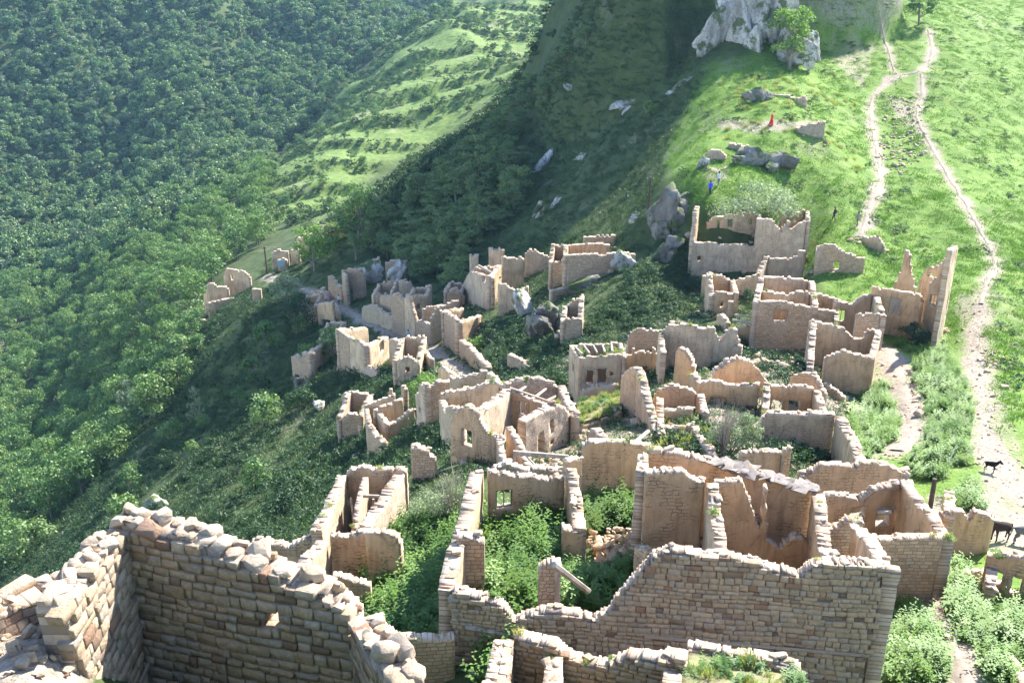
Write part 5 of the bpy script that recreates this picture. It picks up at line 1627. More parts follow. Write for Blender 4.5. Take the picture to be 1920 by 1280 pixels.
# poplar grove
POPS = [Proto("poplar", 8.6, 4.4, 3200, .36, ML_POPLAR, 800 + 5 * i, thick=.45) for i in range(2)] + [Proto("round", 7.6, 5.6, 2600, .36, ML_POPLAR, 830 + 5 * i, thick=.7) for i in range(2)]
GROVE = [(600, 462), (690, 425), (780, 378), (880, 305), (960, 250), (985, 320), (965, 420), (890, 470), (862, 545), (770, 530), (715, 478), (640, 462)]
P = thin(sample(GROVE, 140, 260, .16, None), 2.5)
P = seen(P, 5.0)
px, py = proj(P)
rng.shuffle(P)
for p in P[:150]:
    s_ = float(rng.uniform(.7, 1.35)); z_, w_ = place(p, s_)
    plant("poplar_tree", "%s poplar in the grove above the village, %s" % (z_, w_), "tree", POPS[rng.integers(4)], p, (s_, float(rng.uniform(.5, .95))), "poplars in the grove")
LINE = [(890, 290), (1000, 165), (1080, 80), (1110, 80), (1020, 220), (960, 290)]
P = seen(thin(sample(LINE, 190, 300, .12, None), 2.6), 4.0)
for p in P[:45]:
    plant("poplar_tree", "young poplar on the spur edge running up the grassy slope", "tree", POPS[rng.integers(4)], p, (float(rng.uniform(.6, 1.0)), float(rng.uniform(.32, .6))), "young poplars up the spur")

# bushes in the dark hollow below the block house, and on the shaded slope
BUSH = [Proto("bush", 2.6, 3.4, 1500, .19, ML_BUSH, 900 + 5 * i) for i in range(5)]
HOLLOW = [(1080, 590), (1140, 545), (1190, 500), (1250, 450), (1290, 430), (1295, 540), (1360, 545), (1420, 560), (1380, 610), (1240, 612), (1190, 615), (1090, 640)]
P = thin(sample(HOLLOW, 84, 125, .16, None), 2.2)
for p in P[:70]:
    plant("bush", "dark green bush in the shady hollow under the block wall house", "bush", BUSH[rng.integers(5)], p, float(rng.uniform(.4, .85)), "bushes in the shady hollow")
SIDE = [(380, 610), (440, 590), (560, 600), (640, 690), (560, 720), (640, 770), (660, 860), (640, 930), (540, 990), (430, 940), (300, 1000), (180, 1040), (260, 860), (340, 740)]
P = seen(thin(sample(SIDE, 60, 185, .03, None, (14, -.12)), 3.2), 1.0)
for p in P[:90]:
    pr = BUSH[rng.integers(5)] if rng.random() < .55 else SHRUBS2[rng.integers(3)]
    plant("slope_bush", "green bush on the shaded slope left of the ruins", "bush", pr, p, float(rng.uniform(.5, 1.15)), "bushes on the shaded left slope")
MIDV = [(900, 640), (960, 600), (1040, 650), (1060, 760), (1000, 700), (930, 700)]
P = thin(sample(MIDV, 80, 125, .12, None), 1.8)
for p in P[:26]:
    plant("bush", "bush on the overgrown bank between the boulder and the village path", "bush", BUSH[rng.integers(5)], p, float(rng.uniform(.4, .8)), "bushes on the bank by the boulder")

# trees and bushes that stand out singly
def single(nm, lab, cat, px, py, Y, wpx, hpx, kind, mat, n, size, seed, bark=None, **kw):
    p = at(px, py, Y) if Y else hit(px, py)
    dpt = depth(p)
    w, hh = wpx * dpt / 2000, hpx * dpt / 2000 * 1.08
    pr = Proto(kind, hh, w, n, size, mat, seed, bark, **kw)
    return plant(nm, lab, cat, pr, p, 1.0, rz=0.0), p, w, hh
single("bush", "big grey twigged bush growing out of the left nettle room", "bush", 832, 955, 41.5, 135, 120, "bush", ML_SILVER, 5200, .085, 1001)
single("bush", "spreading grey green bush with bare twigs beside the courtyard house", "bush", 1372, 852, 51.5, 105, 125, "bush", ML_SILVER, 5200, .095, 1011)
single("bush", "small silvery bush between the stump and the orange gable wall", "bush", 1326, 716, 67, 52, 50, "bush", ML_SILVER, 1800, .11, 1021)
single("tree", "bright sunlit green tree at the end of the village path", "tree", 802, 715, 84, 80, 62, "round", ML_LIGHT, 2600, .17, 1031)
single("willow_bush", "wide pale willow bush over the two storey house", "bush", 1420, 396, 118.5, 195, 80, "bush", ML_SILVER, 4200, .26, 1041)
single("tree", "bright green tree growing on the pale cliff at the top", "tree", 1480, 112, 174, 90, 118, "round", ML_LIGHT, 3200, .42, 1051)
single("tree", "shaded grey tree leaning right of the cliff top", "tree", 1525, 50, 196, 60, 80, "round", ML_POPLAR, 1600, .42, 1056)
single("tree", "lone tree on the bright meadow at the top right", "tree", 1722, 52, 206, 66, 72, "round", ML_TREE, 1500, .40, 1061)
single("tree", "olive green tree standing above the rubble heap by the hikers", "tree", 592, 528, 182, 88, 82, "round", ML_LIGHT, 2600, .42, 1071)
single("tree", "grey green tree left of the plastered doorway house", "tree", 545, 604, 158, 70, 72, "round", ML_SILVER, 2200, .34, 1081)
single("tree", "dark dense tree hiding the corner of the doorway house", "tree", 560, 660, 146, 78, 74, "round", ML_BUSH, 2600, .3, 1091)
single("tree", "broad crowned tree with bare stems at the left edge of the grove", "tree", 672, 470, 186, 100, 105, "round", ML_TREE, 3000, .4, 1101)
single("tree", "round bush like tree in front of the bare poplar stems", "tree", 668, 495, 176, 46, 52, "round", ML_POPLAR, 1500, .32, 1111)
single("bush", "sunlit leafy bush at the foot of the big angular stone house", "bush", 892, 656, 107, 46, 34, "bush", ML_LIGHT, 1100, .2, 1121)
single("tree", "pale leaved tree on the far left slope above the dark gully", "tree", 245, 775, 165, 62, 70, "round", ML_SILVER, 2000, .38, 1131)
single("tree", "thin half bare tree leaning on the dark left slope", "tree", 372, 795, 128, 42, 72, "poplar", ML_SILVER, 700, .26, 1141)
single("bush", "light bush behind the ochre wall of the square house", "bush", 1545, 925, 44, 70, 62, "bush", ML_SILVER, 1800, .09, 1151)
single("bush", "green bush inside the wooden shutter house ruins", "bush", 1712, 640, 85, 66, 44, "bush", ML_BUSH, 1600, .16, 1161)
single("bush", "small yellow green bush beside the pinkish corner wall", "bush", 1142, 825, 53, 38, 34, "bush", ML_LIGHT, 1300, .085, 1171)
single("bush", "pale shrub on the grassy shoulder above the rock streak", "bush", 1220, 218, None, 30, 34, "bush", ML_LIGHT, 700, .3, 1181)
single("bush", "round shrub on the shaded slope below the notched ruin", "bush", 445, 905, 92, 56, 66, "bush", ML_BUSH, 2200, .17, 1191)
# bare twigs of the two grey bushes
for (px, py, Y, wp, lab) in ((850, 950, 41.2, 90, ""), (1355, 850, 51, 70, "")):
    p = at(px, py, Y); tl = []
    for k in range(46):
        an = rng.uniform(0, 6.28); sp = rng.uniform(.1, .5) * wp * depth(p) / 2000
        hh = rng.uniform(1.6, 3.1)
        e = Vector((math.cos(an) * sp, math.sin(an) * sp, hh)); m = Vector((e.x * .35, e.y * .35, hh * .55))
        tl.append(([(0, 0, -.2), m, e], [.03, .016, .005], 4))
        for q in range(2):
            e2 = e + Vector((rng.normal(0, .25), rng.normal(0, .25), rng.uniform(-.1, .25)))
            tl.append(([m.lerp(e, .5), e2], [.01, .004], 3))
    o = thing("dead_shrub", "leafless grey twigs rising from the nettle room bush" if px < 1000 else "leafless grey twigs rising beside the courtyard house bush", "shrub", p)
    add("twigs", join_tubes(tl, M_TWIG, "twigs"), o)

# ------------------------------------------------------------------ ground cover
ROOMS = [([(640, 1195), (690, 1060), (740, 980), (780, 930), (900, 900), (905, 960), (860, 1010), (850, 1110), (850, 1195)], 28.5, 43, 11),
         ([(868, 1120), (880, 1060), (900, 1000), (925, 950), (1055, 945), (1055, 1050), (1010, 1080), (1000, 1150), (960, 1140)], 29.8, 40, 10),
         ([(1060, 990), (1085, 925), (1210, 915), (1208, 985), (1090, 1000)], 35, 43, 9),
         ([(1050, 1140), (1055, 1080), (1100, 1040), (1205, 1060), (1170, 1100), (1130, 1150)], 29.5, 35, 6),
         ([(905, 1300), (905, 1185), (965, 1185), (950, 1300)], 25, 33, 9),
         ([(330, 1300), (400, 1240), (520, 1240), (560, 1300)], 9, 13.5, 4)]
PP = [sample(p, y0, y1, d, None) for p, y0, y1, d in ROOMS]
RM = np.concatenate(PP)
scatter("room_weeds", "lighter tall weeds among the nettles", "weeds", RM[::6], .7, 1.5, (.9, 1.8), .15)
scatter("room_dry_stalks", "dry stalks among the nettles", "dry_tufts", RM[2::19], .7, 1.4, (1.0, 1.8), .2)
scatter("nettles", "lush green nettles filling the front rooms", "herbs", np.concatenate(PP), .75, 1.35, (.8, 1.5), .12)
YARDS = [([(1430, 870), (1440, 845), (1560, 850), (1580, 870)], 47, 57, 8), ([(1235, 850), (1235, 790), (1330, 790), (1330, 850)], 46, 58, 5),
         ([(1440, 700), (1430, 660), (1520, 670), (1540, 720), (1520, 760)], 62, 86, 2.2), ([(1240, 720), (1180, 690), (1240, 660), (1400, 670), (1420, 710)], 60, 80, 1.8),
         ([(1300, 560), (1300, 530), (1425, 520), (1425, 600), (1360, 600)], 85, 112, 1.0), ([(1440, 660), (1420, 690), (1380, 660)], 70, 90, 2),
         ([(690, 830), (690, 780), (780, 760), (760, 830)], 68, 84, 2), ([(1660, 640), (1720, 600), (1760, 600), (1750, 660), (1700, 660)], 78, 92, 1.5),
         ([(1780, 1290), (1640, 1290), (1650, 1140), (1745, 1150), (1790, 1220)], 25, 37, 7), ([(1770, 1160), (1800, 1110), (1850, 1180), (1910, 1290), (1800, 1290)], 25, 38, 5),
         ([(1760, 1060), (1800, 1050), (1820, 1130), (1775, 1110)], 35, 45, 6), ([(1860, 1170), (1930, 1120), (1930, 1290), (1900, 1230)], 25, 38, 5),
         ([(1780, 960), (1780, 915), (1840, 920), (1835, 960)], 42, 52, 5), ([(1700, 900), (1720, 660), (1760, 640), (1830, 760), (1810, 880), (1740, 900)], 52, 86, 2.6),
         ([(1600, 870), (1590, 780), (1660, 690), (1690, 740), (1700, 800), (1650, 850)], 50, 74, 3), ([(1370, 850), (1320, 850), (1330, 800), (1420, 800), (1430, 850)], 46, 56, 5)]
PP = [sample(p, y0, y1, d, .2) for p, y0, y1, d in YARDS]
lite = [q for q, yd in zip(PP, YARDS) if yd[0][0][0] >= 1600]
PP = [q for q, yd in zip(PP, YARDS) if yd[0][0][0] < 1600]
scatter("lane_weeds", "tall sunlit weeds along the lanes on the right", "weeds", np.concatenate(lite), .6, 1.3, (.6, 1.3), .15)
scatter("weeds", "tall weeds in the yards among the ruins", "lush_herbs", np.concatenate(PP)[::2], .35, .95, (.5, 1.2), .15)
DARKG = [(1060, 640), (1180, 520), (1290, 440), (1300, 560), (1240, 620), (1180, 640), (1060, 760), (1000, 720), (930, 720), (880, 660), (900, 610), (1000, 600)]
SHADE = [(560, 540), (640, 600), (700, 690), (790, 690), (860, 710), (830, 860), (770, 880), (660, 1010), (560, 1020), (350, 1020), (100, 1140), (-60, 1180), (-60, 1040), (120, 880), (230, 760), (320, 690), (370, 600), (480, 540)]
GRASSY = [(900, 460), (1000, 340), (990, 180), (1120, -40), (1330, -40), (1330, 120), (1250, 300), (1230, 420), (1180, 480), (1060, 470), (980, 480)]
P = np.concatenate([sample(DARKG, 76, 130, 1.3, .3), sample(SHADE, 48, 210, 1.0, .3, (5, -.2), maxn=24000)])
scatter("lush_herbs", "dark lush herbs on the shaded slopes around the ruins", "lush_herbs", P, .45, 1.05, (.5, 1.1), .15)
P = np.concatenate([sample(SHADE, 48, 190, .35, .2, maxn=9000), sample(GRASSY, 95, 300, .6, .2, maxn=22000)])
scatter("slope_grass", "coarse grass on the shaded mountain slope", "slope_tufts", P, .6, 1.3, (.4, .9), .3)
P = sample(GRASSY, 95, 260, .05, .2, (7, .05))
scatter("slope_herbs", "low herbs dotted over the shaded mountain slope", "slope_herbs", P, .7, 1.4, (.5, .9), .2)
VILL = [(500, 470), (620, 440), (760, 520), (900, 440), (1060, 440), (1200, 440), (1300, 420), (1440, 540), (1560, 640), (1640, 780), (1640, 900), (1500, 900), (1060, 900), (900, 900), (640, 1010), (560, 860), (480, 600)]
P = sample(VILL, 44, 205, .8, .3, maxn=16000)
scatter("village_grass", "coarse grass between the ruins", "slope_tufts", P, .5, 1.0, (.3, .7), .3)
P = sample(VILL, 44, 205, .5, .3, (4, 0), maxn=9000)
scatter("village_herbs", "low herbs growing between the ruins", "lush_herbs", P, .3, .7, (.5, 1.0), .2)
MEADOW = [(1330, 120), (1400, 110), (1480, -60), (2000, -60), (2000, 1000), (1900, 900), (1840, 640), (1690, 660), (1640, 560), (1560, 560), (1515, 500), (1510, 420), (1290, 380), (1250, 300)]
P = np.concatenate([sample(MEADOW, 60, 130, 1.1, .35, maxn=11000), sample(MEADOW, 130, 260, .55, .35, maxn=14000)])
scatter("meadow_grass", "bright meadow grass on the sunny right slope", "tufts", P, .6, 1.3, (.5, 1.1), .3)
P = sample(MEADOW, 60, 230, .14, .5, (6, .08), maxn=3500)
scatter("meadow_herbs", "greener clumps of herbs dotted over the sunny slope", "slope_herbs", P, .5, 1.2, (.4, .8), .2)
P = np.concatenate([sample([(1340, 270), (1500, 250), (1620, 330), (1600, 150), (1480, 110), (1360, 150)], 120, 190, .25, .4, (9, 0)), sample([(860, 1020), (870, 960), (920, 900), (905, 1000)], 30, 40, 6, None),
                    sample([(1230, 850), (1330, 840), (1320, 780), (1235, 780)], 46, 58, 2, None)])
scatter("dry_grass", "yellowed grass tufts on dry spots", "dry_tufts", P, .7, 1.5, (.7, 1.3), .2)
P = np.concatenate([sample([(-60, 1290), (-60, 1160), (70, 1150), (90, 1200), (60, 1290)], 9, 13.5, 3.5, None, (1.6, .12))])
scatter("ledge_grass", "sparse green grass on the bare earth ledge", "tufts", P, .16, .34, (.6, 1.2), .3)

TP = np.array(TOPS)
scatter("wall_top_grass", "tufts of dry grass on the broken wall tops", "dry_tufts", TP[::2], .3, .75, (.6, 1.3), .25)
scatter("wall_top_weeds", "small weeds on the broken wall tops", "weeds", TP[1::3], .2, .5, (.5, 1.0), .25)
# ------------------------------------------------------------------ turf roofs, slates, rubble
def turf_mat():
    q = NT("turf"); pos = q.geo(); n = q.noise(1.8, 5, pos, .65)
    q.color(q.ramp(n, [(.3, (.12, .10, .075)), (.45, (.17, .15, .09)), (.6, (.17, .18, .08)), (.75, (.25, .225, .15))])); q.bump(q.noise(7, 5, pos, .7), .9, .06)
    return q.m
M_TURF = turf_mat()
tuftP = []
for hs, cor, dz in TURF:
    c = [np.array(pt(*q)) for q in cor]
    n = 14
    f, g = np.meshgrid(np.linspace(0, 1, n), np.linspace(0, 1, n))
    P = (c[0] * ((1 - f) * (1 - g))[..., None] + c[1] * (f * (1 - g))[..., None] + c[2] * (f * g)[..., None] + c[3] * ((1 - f) * g)[..., None]).reshape(-1, 3)
    P[:, 2] += dz + fbm(P * .9, 3, 12) * .18
    lo = P.copy(); lo[:, 2] -= .35
    V = np.concatenate([P, lo]) - np.array(hs.loc)
    id_ = np.arange(n * n).reshape(n, n); N = n * n
    Q = [np.stack([id_[:-1, :-1], id_[:-1, 1:], id_[1:, 1:], id_[1:, :-1]], -1).reshape(-1, 4)]
    Q.append(Q[0][:, ::-1] + N)
    for e in (id_[0], id_[-1], id_[:, 0], id_[:, -1]):
        Q.append(np.stack([e[:-1], e[1:], e[1:] + N, e[:-1] + N], 1))
    add("turf", np_mesh("turf", V, np.concatenate(Q), M_TURF), hs.o)
    m = int(40 * np.linalg.norm(c[1] - c[0]) * np.linalg.norm(c[3] - c[0]) / 10) + 20
    u, v = rng.random(m)[:, None], rng.random(m)[:, None]
    tuftP.append(c[0] * (1 - u) * (1 - v) + c[1] * u * (1 - v) + c[2] * u * v + c[3] * (1 - u) * v + np.array([0, 0, dz]))
scatter("roof_grass", "yellowish grass on the turf roofs", "dry_tufts", np.concatenate(tuftP)[::2], .35, .9, (.6, 1.6), .2)
scatter("roof_herbs", "low green weeds on the turf roofs", "herbs", np.concatenate(tuftP)[::3], .3, .7, (.5, 1.0), .2)
SLATE_ME = []
for i in range(6):
    v, f = LOOSE[i]
    SLATE_ME.append(np_mesh("slate", v, f, M_SLATE))
for hs, cor, cnt in SLATES:
    c = [np.array(pt(*q)) for q in cor]
    rf = hs.o
    ms = []
    for k in range(cnt):
        u, v = rng.random(), rng.random()
        p = c[0] * (1 - u) * (1 - v) + c[1] * u * (1 - v) + c[2] * u * v + c[3] * (1 - u) * v
        ms.append(mtx(p - np.array(hs.loc) + np.array([0, 0, .03 + .10 * rng.random()]), rng.uniform(0, 6.28), (rng.uniform(.3, .75), rng.uniform(.25, .6), rng.uniform(.05, .1)), .16))
    stone_objs(ms, SLATE_ME, rf, "slate")

def pile(name, label, poly, y0, y1, n, s0, s1, single=True, lift=.3):
    P = sample(poly, y0, y1, 60, None, maxn=n)
    if len(P) == 0:
        return
    c = P.mean(0)
    o = thing(name, label, "rubble", tuple(c))
    ms = []
    for p in P:
        s = s0 * (s1 / s0) ** (rng.random() ** 1.6)
        ms.append(mtx(p - c + np.array([0, 0, s * .2 + lift * rng.random() ** 2]), rng.uniform(0, 6.28), (s, s * rng.uniform(.6, 1), s * rng.uniform(.35, .7)), .35))
    if single:
        stone_objs(ms, LOOSE_ME2, o)
    else:
        add("stones", joined_stones(ms, LOOSE, M_STONES), o, kind="stuff")
pile("rubble_heap", "heap of fallen stones between the nettle rooms and the tan house", [(1090, 1000), (1110, 985), (1205, 985), (1205, 1060), (1130, 1070)], 33, 37.5, 190, .16, .5, True, .7)
pile("rubble_heap", "bright fallen stones around the timber beam in the centre", [(925, 890), (935, 860), (1060, 850), (1065, 890)], 43, 52, 140, .15, .45, True, .5)
pile("rubble_heap", "pale stones and boulders strewn over the left foreground ledge", [(-40, 1280), (-40, 1120), (120, 1090), (160, 1290)], 8, 14, 90, .06, .34, True, .05)
pile("rubble_heap", "fallen stones and a white trunk on the floor of the left enclosure", [(270, 1300), (270, 1240), (360, 1240), (420, 1300)], 9, 13.6, 30, .1, .35, True, .05)
pile("rubble_heap", "grey scree heap below the olive green tree by the hikers", [(582, 560), (590, 545), (612, 545), (622, 565), (600, 572)], 150, 190, 200, .3, .8, False, .4)
pile("rubble_heap", "pale stones scattered along the stony track and yard on the right", [(1800, 560), (1860, 530), (1900, 700), (1930, 880), (1930, 1040), (1860, 1010), (1750, 960), (1830, 880), (1815, 700)], 40, 100, 300, .05, .25, False, .0)
pile("rubble_heap", "loose stones littering the village lane beside the orange walls", [(1660, 660), (1700, 690), (1735, 790), (1720, 860), (1660, 860), (1690, 790)], 52, 82, 260, .06, .26, False, .0)
pile("rubble_heap", "stones littering the lower lane at the right", [(1740, 1000), (1775, 1000), (1770, 1160), (1800, 1250), (1770, 1260), (1742, 1150)], 27, 46, 260, .08, .35, False, .0)
pile("rubble_heap", "fallen masonry lying in front of the stone house with one window", [(1390, 690), (1410, 660), (1540, 690), (1520, 720)], 70, 86, 160, .2, .7, False, .2)
pile("rubble_heap", "grey stones lying on the sunny slope between the paths", [(1660, 180), (1720, 190), (1740, 290), (1690, 330), (1640, 300)], 130, 180, 260, .2, .6, False, .0)

ms = []
for gx, gy, gz, dp_ in FALL:
    s = float(np.clip(rng.lognormal(math.log(.2), .5), .08, .6)) * (1 if dp_ < 70 else 1.4)
    ms.append(mtx((gx, gy, gz + s * .15), rng.uniform(0, 6.28), (s, s * rng.uniform(.6, 1), s * rng.uniform(.35, .7)), .3))
add("fallen_stones", joined_stones(ms[:3200], [LOOSE[i] for i in range(6)], M_STONES), None, kind="stuff", label="fallen stones littering the feet of the ruined walls")
# ------------------------------------------------------------------ rocks
def rock(label, px, py, Y, size, rot, seed, sink=.3, name="rock_outcrop", cuts=11, sub=4, parts=1, mat=None):
    """one crag: a few hewn, fissured blocks grown together"""
    p = at(px, py, Y) if Y else hit(px, py)
    r = np.random.default_rng(seed)
    VV, FF, o_ = [], [], 0
    for q in range(parts):
        bm = bmesh.new()
        bmesh.ops.create_icosphere(bm, subdivisions=sub, radius=1.0)
        V = np.array([v.co[:] for v in bm.verts]); Fc = np.array([[v.index for v in f.verts] for f in bm.faces]); bm.free()
        for k in range(cuts):
            nn = r.normal(0, 1, 3) * np.array([1, 1, .6]); nn /= np.linalg.norm(nn); h_ = r.uniform(.38, .75)
            dd = V @ nn
            V = V - np.where(dd > h_, (dd - h_) * .96, 0)[:, None] * nn
        rid = 1 - abs(fbm(V * np.array([3.2, 3.2, 1.0]) + seed + q, 3, seed))
        V = V * (1 + .22 * fbm(V * 1.9 + q, 4, seed)[:, None] + .30 * (rid[:, None] - .8) + .09 * vnoise(V * 8, seed)[:, None])
        f = 1.0 if parts == 1 else r.uniform(.5, .85)
        V = V * np.array(size) * f * r.uniform(.8, 1.2, 3)
        V = V @ np.array(Euler((rot[0] + r.normal(0, .15) * (parts > 1), rot[1] + r.normal(0, .15) * (parts > 1), rot[2] + r.uniform(-1, 1) * (parts > 1))).to_matrix()).T
        if parts > 1:
            V += np.array([r.uniform(-.7, .7) * size[0], r.uniform(-.5, .5) * size[1], r.uniform(-.75, .4) * size[2]])
        VV.append(V); FF.append(Fc + o_); o_ += len(V)
    V = np.concatenate(VV)
    V[:, 2] += size[2] * (1 - sink) * .6
    add(name, np_mesh(name, V, np.concatenate(FF), mat or M_ROCK), None, p, label=label, category="rock")
rock("pale limestone cliff face crowning the ridge at the top", 1385, 108, 184, (6.5, 4, 9), (.1, .15, .3), 1, .3, parts=10)
rock("right hand buttress of the pale limestone cliff beside the green tree", 1440, 100, 181, (3.6, 3, 8), (.1, -.1, .8), 2, .3, parts=7)
rock("small white rock spur below the green tree on the cliff", 1500, 112, 176, (3.0, 2.5, 3.4), (.2, .3, .3), 3, .2, parts=3)
rock("white rock foot left of the leaning grey tree", 1522, 105, 184, (2.2, 2, 3.2), (.2, -.3, .3), 33, .2)
rock("long white limestone rib slanting down the shaded slope", 1012, 318, None, (.9, 1.0, 4.6), (.2, .62, .1), 4, .75, parts=6)
rock("grey rock band near the crest of the shaded slope", 1262, 172, None, (3.6, 1.2, 1.3), (.1, -.5, .35), 5, .3, parts=4)
rock("grey rock band left of the pale shrub on the shaded slope", 1170, 205, None, (3.0, 1.2, 1.2), (.1, -.5, .35), 6, .3, parts=4)
rock("narrow white rock streak low on the shaded slope", 1010, 405, None, (.6, .8, 2.4), (.2, .55, .1), 7, .8, parts=4)
rock("white rock streak right of the other low streak", 1043, 385, None, (.45, .6, 2.0), (.2, .7, .1), 8, .8, parts=4)
rock("small white rock high on the shaded slope", 1068, 170, None, (1.4, 1, .9), (0, .2, 0), 9, .3)
rock("grey boulder patch in the middle of the shaded slope", 1090, 300, None, (1.4, 1, .8), (0, -.4, .3), 10, .3)
rock("white rock near the utility pole", 1190, 412, None, (1.2, .8, .8), (0, -.4, .2), 11, .3)
rock("craggy rock knob topped with grass beside the utility pole", 1262, 420, 121, (2.6, 2.4, 3.0), (.1, .1, .3), 12, .75, parts=8, mat=M_ROCKG)
rock("steep grey crag below the rock knob", 1240, 470, 116, (2.0, 1.8, 2.4), (.2, .3, .3), 13, .7, parts=6, mat=M_ROCKG)
rock("huge pale boulder resting on the overgrown bank", 981, 612, 112, (1.7, 1.7, 2.0), (.1, .2, .3), 14, .2, "boulder")
rock("dark grey cliff block right of the huge pale boulder", 1030, 655, 98, (2.3, 1.7, 2.1), (.1, .15, .3), 15, .55, parts=9, mat=M_ROCKG)
rock("grey slanting slab under the square block wall", 1108, 552, 110, (4.0, 1.8, 1.4), (.1, -.42, .1), 16, .3, parts=4, mat=M_ROCKG)
rock("light grey slab end below the block wall house", 1172, 500, 112, (2.0, 1.6, 1.6), (.1, -.6, .1), 17, .2)
rock("grey rock foot beneath the notched ruin on the slope", 560, 735, 115, (1.6, 1.5, 1.8), (.1, .2, .3), 18, .35, parts=3, mat=M_ROCKG)
rock("big leaning rock slab beside the black doorway house", 685, 545, 162, (3.4, 2, 2.4), (.1, -.4, .2), 19, .2)
rock("light stone block among trees above the village path", 745, 520, 158, (1.9, 1.6, 2.6), (.1, .1, .2), 20, .2, "boulder")
rock("dark rocky embankment below the grassy terrace", 1432, 306, 129.5, (3.6, 1.4, 1.5), (0, 0, .1), 41, .5, parts=9, mat=M_ROCKG)
rock("dark overgrown bank behind the person in red", 1425, 212, 150, (2.6, 1.2, 1.4), (0, 0, .1), 42, .6, parts=7, mat=M_ROCKG)
rock("rock step at the mouth of the half buried hut", 1318, 305, 127, (1.0, .9, .9), (0, 0, 0), 21, .2, "boulder")
rock("weathered grey crag on the lower left slope", 300, 1000, 94, (1.4, 1.6, 1.0), (.1, -.5, .3), 22, .3)
rock("pale crag beside the gully on the dark left slope", 600, 780, 104, (1.0, 2.2, .8), (.1, .5, .3), 23, .3)

# ------------------------------------------------------------------ poles
def pole(label, p0, p1, r, arm=True):
    p0, p1 = Vector(p0), Vector(p1)
    o = thing("utility_pole", label, "pole", p0)
    add("shaft", tube([Vector((0, 0, -.4)), (p1 - p0) * .5, p1 - p0], [r * 1.1, r, r * .85], 8, M_DWOOD), o)
    if arm:
        q = (p1 - p0)
        ar = add("crossarm", box((.9, .09, .1), M_DWOOD), o, q * .95)
        for s in (-.36, 0, .36):
            add("insulator", tube([(s, 0, .04), (s, 0, .1), (s, 0, .2)], [.03, .06, .03], 6, M_COP), ar)
p0 = hit(1214, 412); d_ = depth(p0)
pole("dark wooden utility pole on the shaded slope above the block wall house", p0, p0 + Vector((.1, 0, 78 * d_ / 2000 * 1.05)), .13)
p0 = at(1742, 970, 43); pole("leaning dark wooden post beside the square orange house", p0, pt(1753, 897, 43), .13, False)
p0 = at(502, 520, 190); pole("grey utility pole at the far end of the village", p0, p0 + Vector((-.1, 0, 5.4)), .14)
p0 = at(1777, 884, 55); o = thing("marker_stick", "thin white stick standing in the lush grass by the lane", "stick", p0)
M_WHITE = simple_mat("white_paint", (.75, .75, .74), (.65, .65, .65), 4, .1)
add("stick", tube([(0, 0, -.2), (.05, 0, .8), (.2, 0, 1.5)], [.03, .03, .02], 6, M_WHITE), o)

# ------------------------------------------------------------------ people and animals
def skin_mesh(V, E, Rd, mats, sub=2, fn=None):
    me = bpy.data.meshes.new("figure")
    me.from_pydata(V, E, [])
    o = bpy.data.objects.new("figure_tmp", me); COL.objects.link(o)
    md = o.modifiers.new("skin", 'SKIN'); md.use_smooth_shade = True
    for i, r_ in enumerate(Rd):
        me.skin_vertices[0].data[i].radius = (r_, r_) if not isinstance(r_, tuple) else r_
        me.skin_vertices[0].data[i].use_root = (i == 0)
    s = o.modifiers.new("sub", 'SUBSURF'); s.levels = sub; s.render_levels = sub
    dg = bpy.context.evaluated_depsgraph_get()
    out = bpy.data.meshes.new_from_object(o.evaluated_get(dg))
    bpy.data.objects.remove(o)
    out.materials.clear()
    for m in mats:
        out.materials.append(m)
    if fn:
        for p in out.polygons:
            p.material_index = fn(p.center)
    return out
def cloth(name, c):
    return simple_mat(name, c, tuple(x * .8 for x in c), 8, .15)
M_SKIN = cloth("skin", (.48, .30, .21)); M_HAIRD = cloth("dark_hair", (.03, .022, .018)); M_HAIRB = cloth("fair_hair", (.45, .36, .24)); M_SHOE = cloth("shoe", (.05, .045, .04))
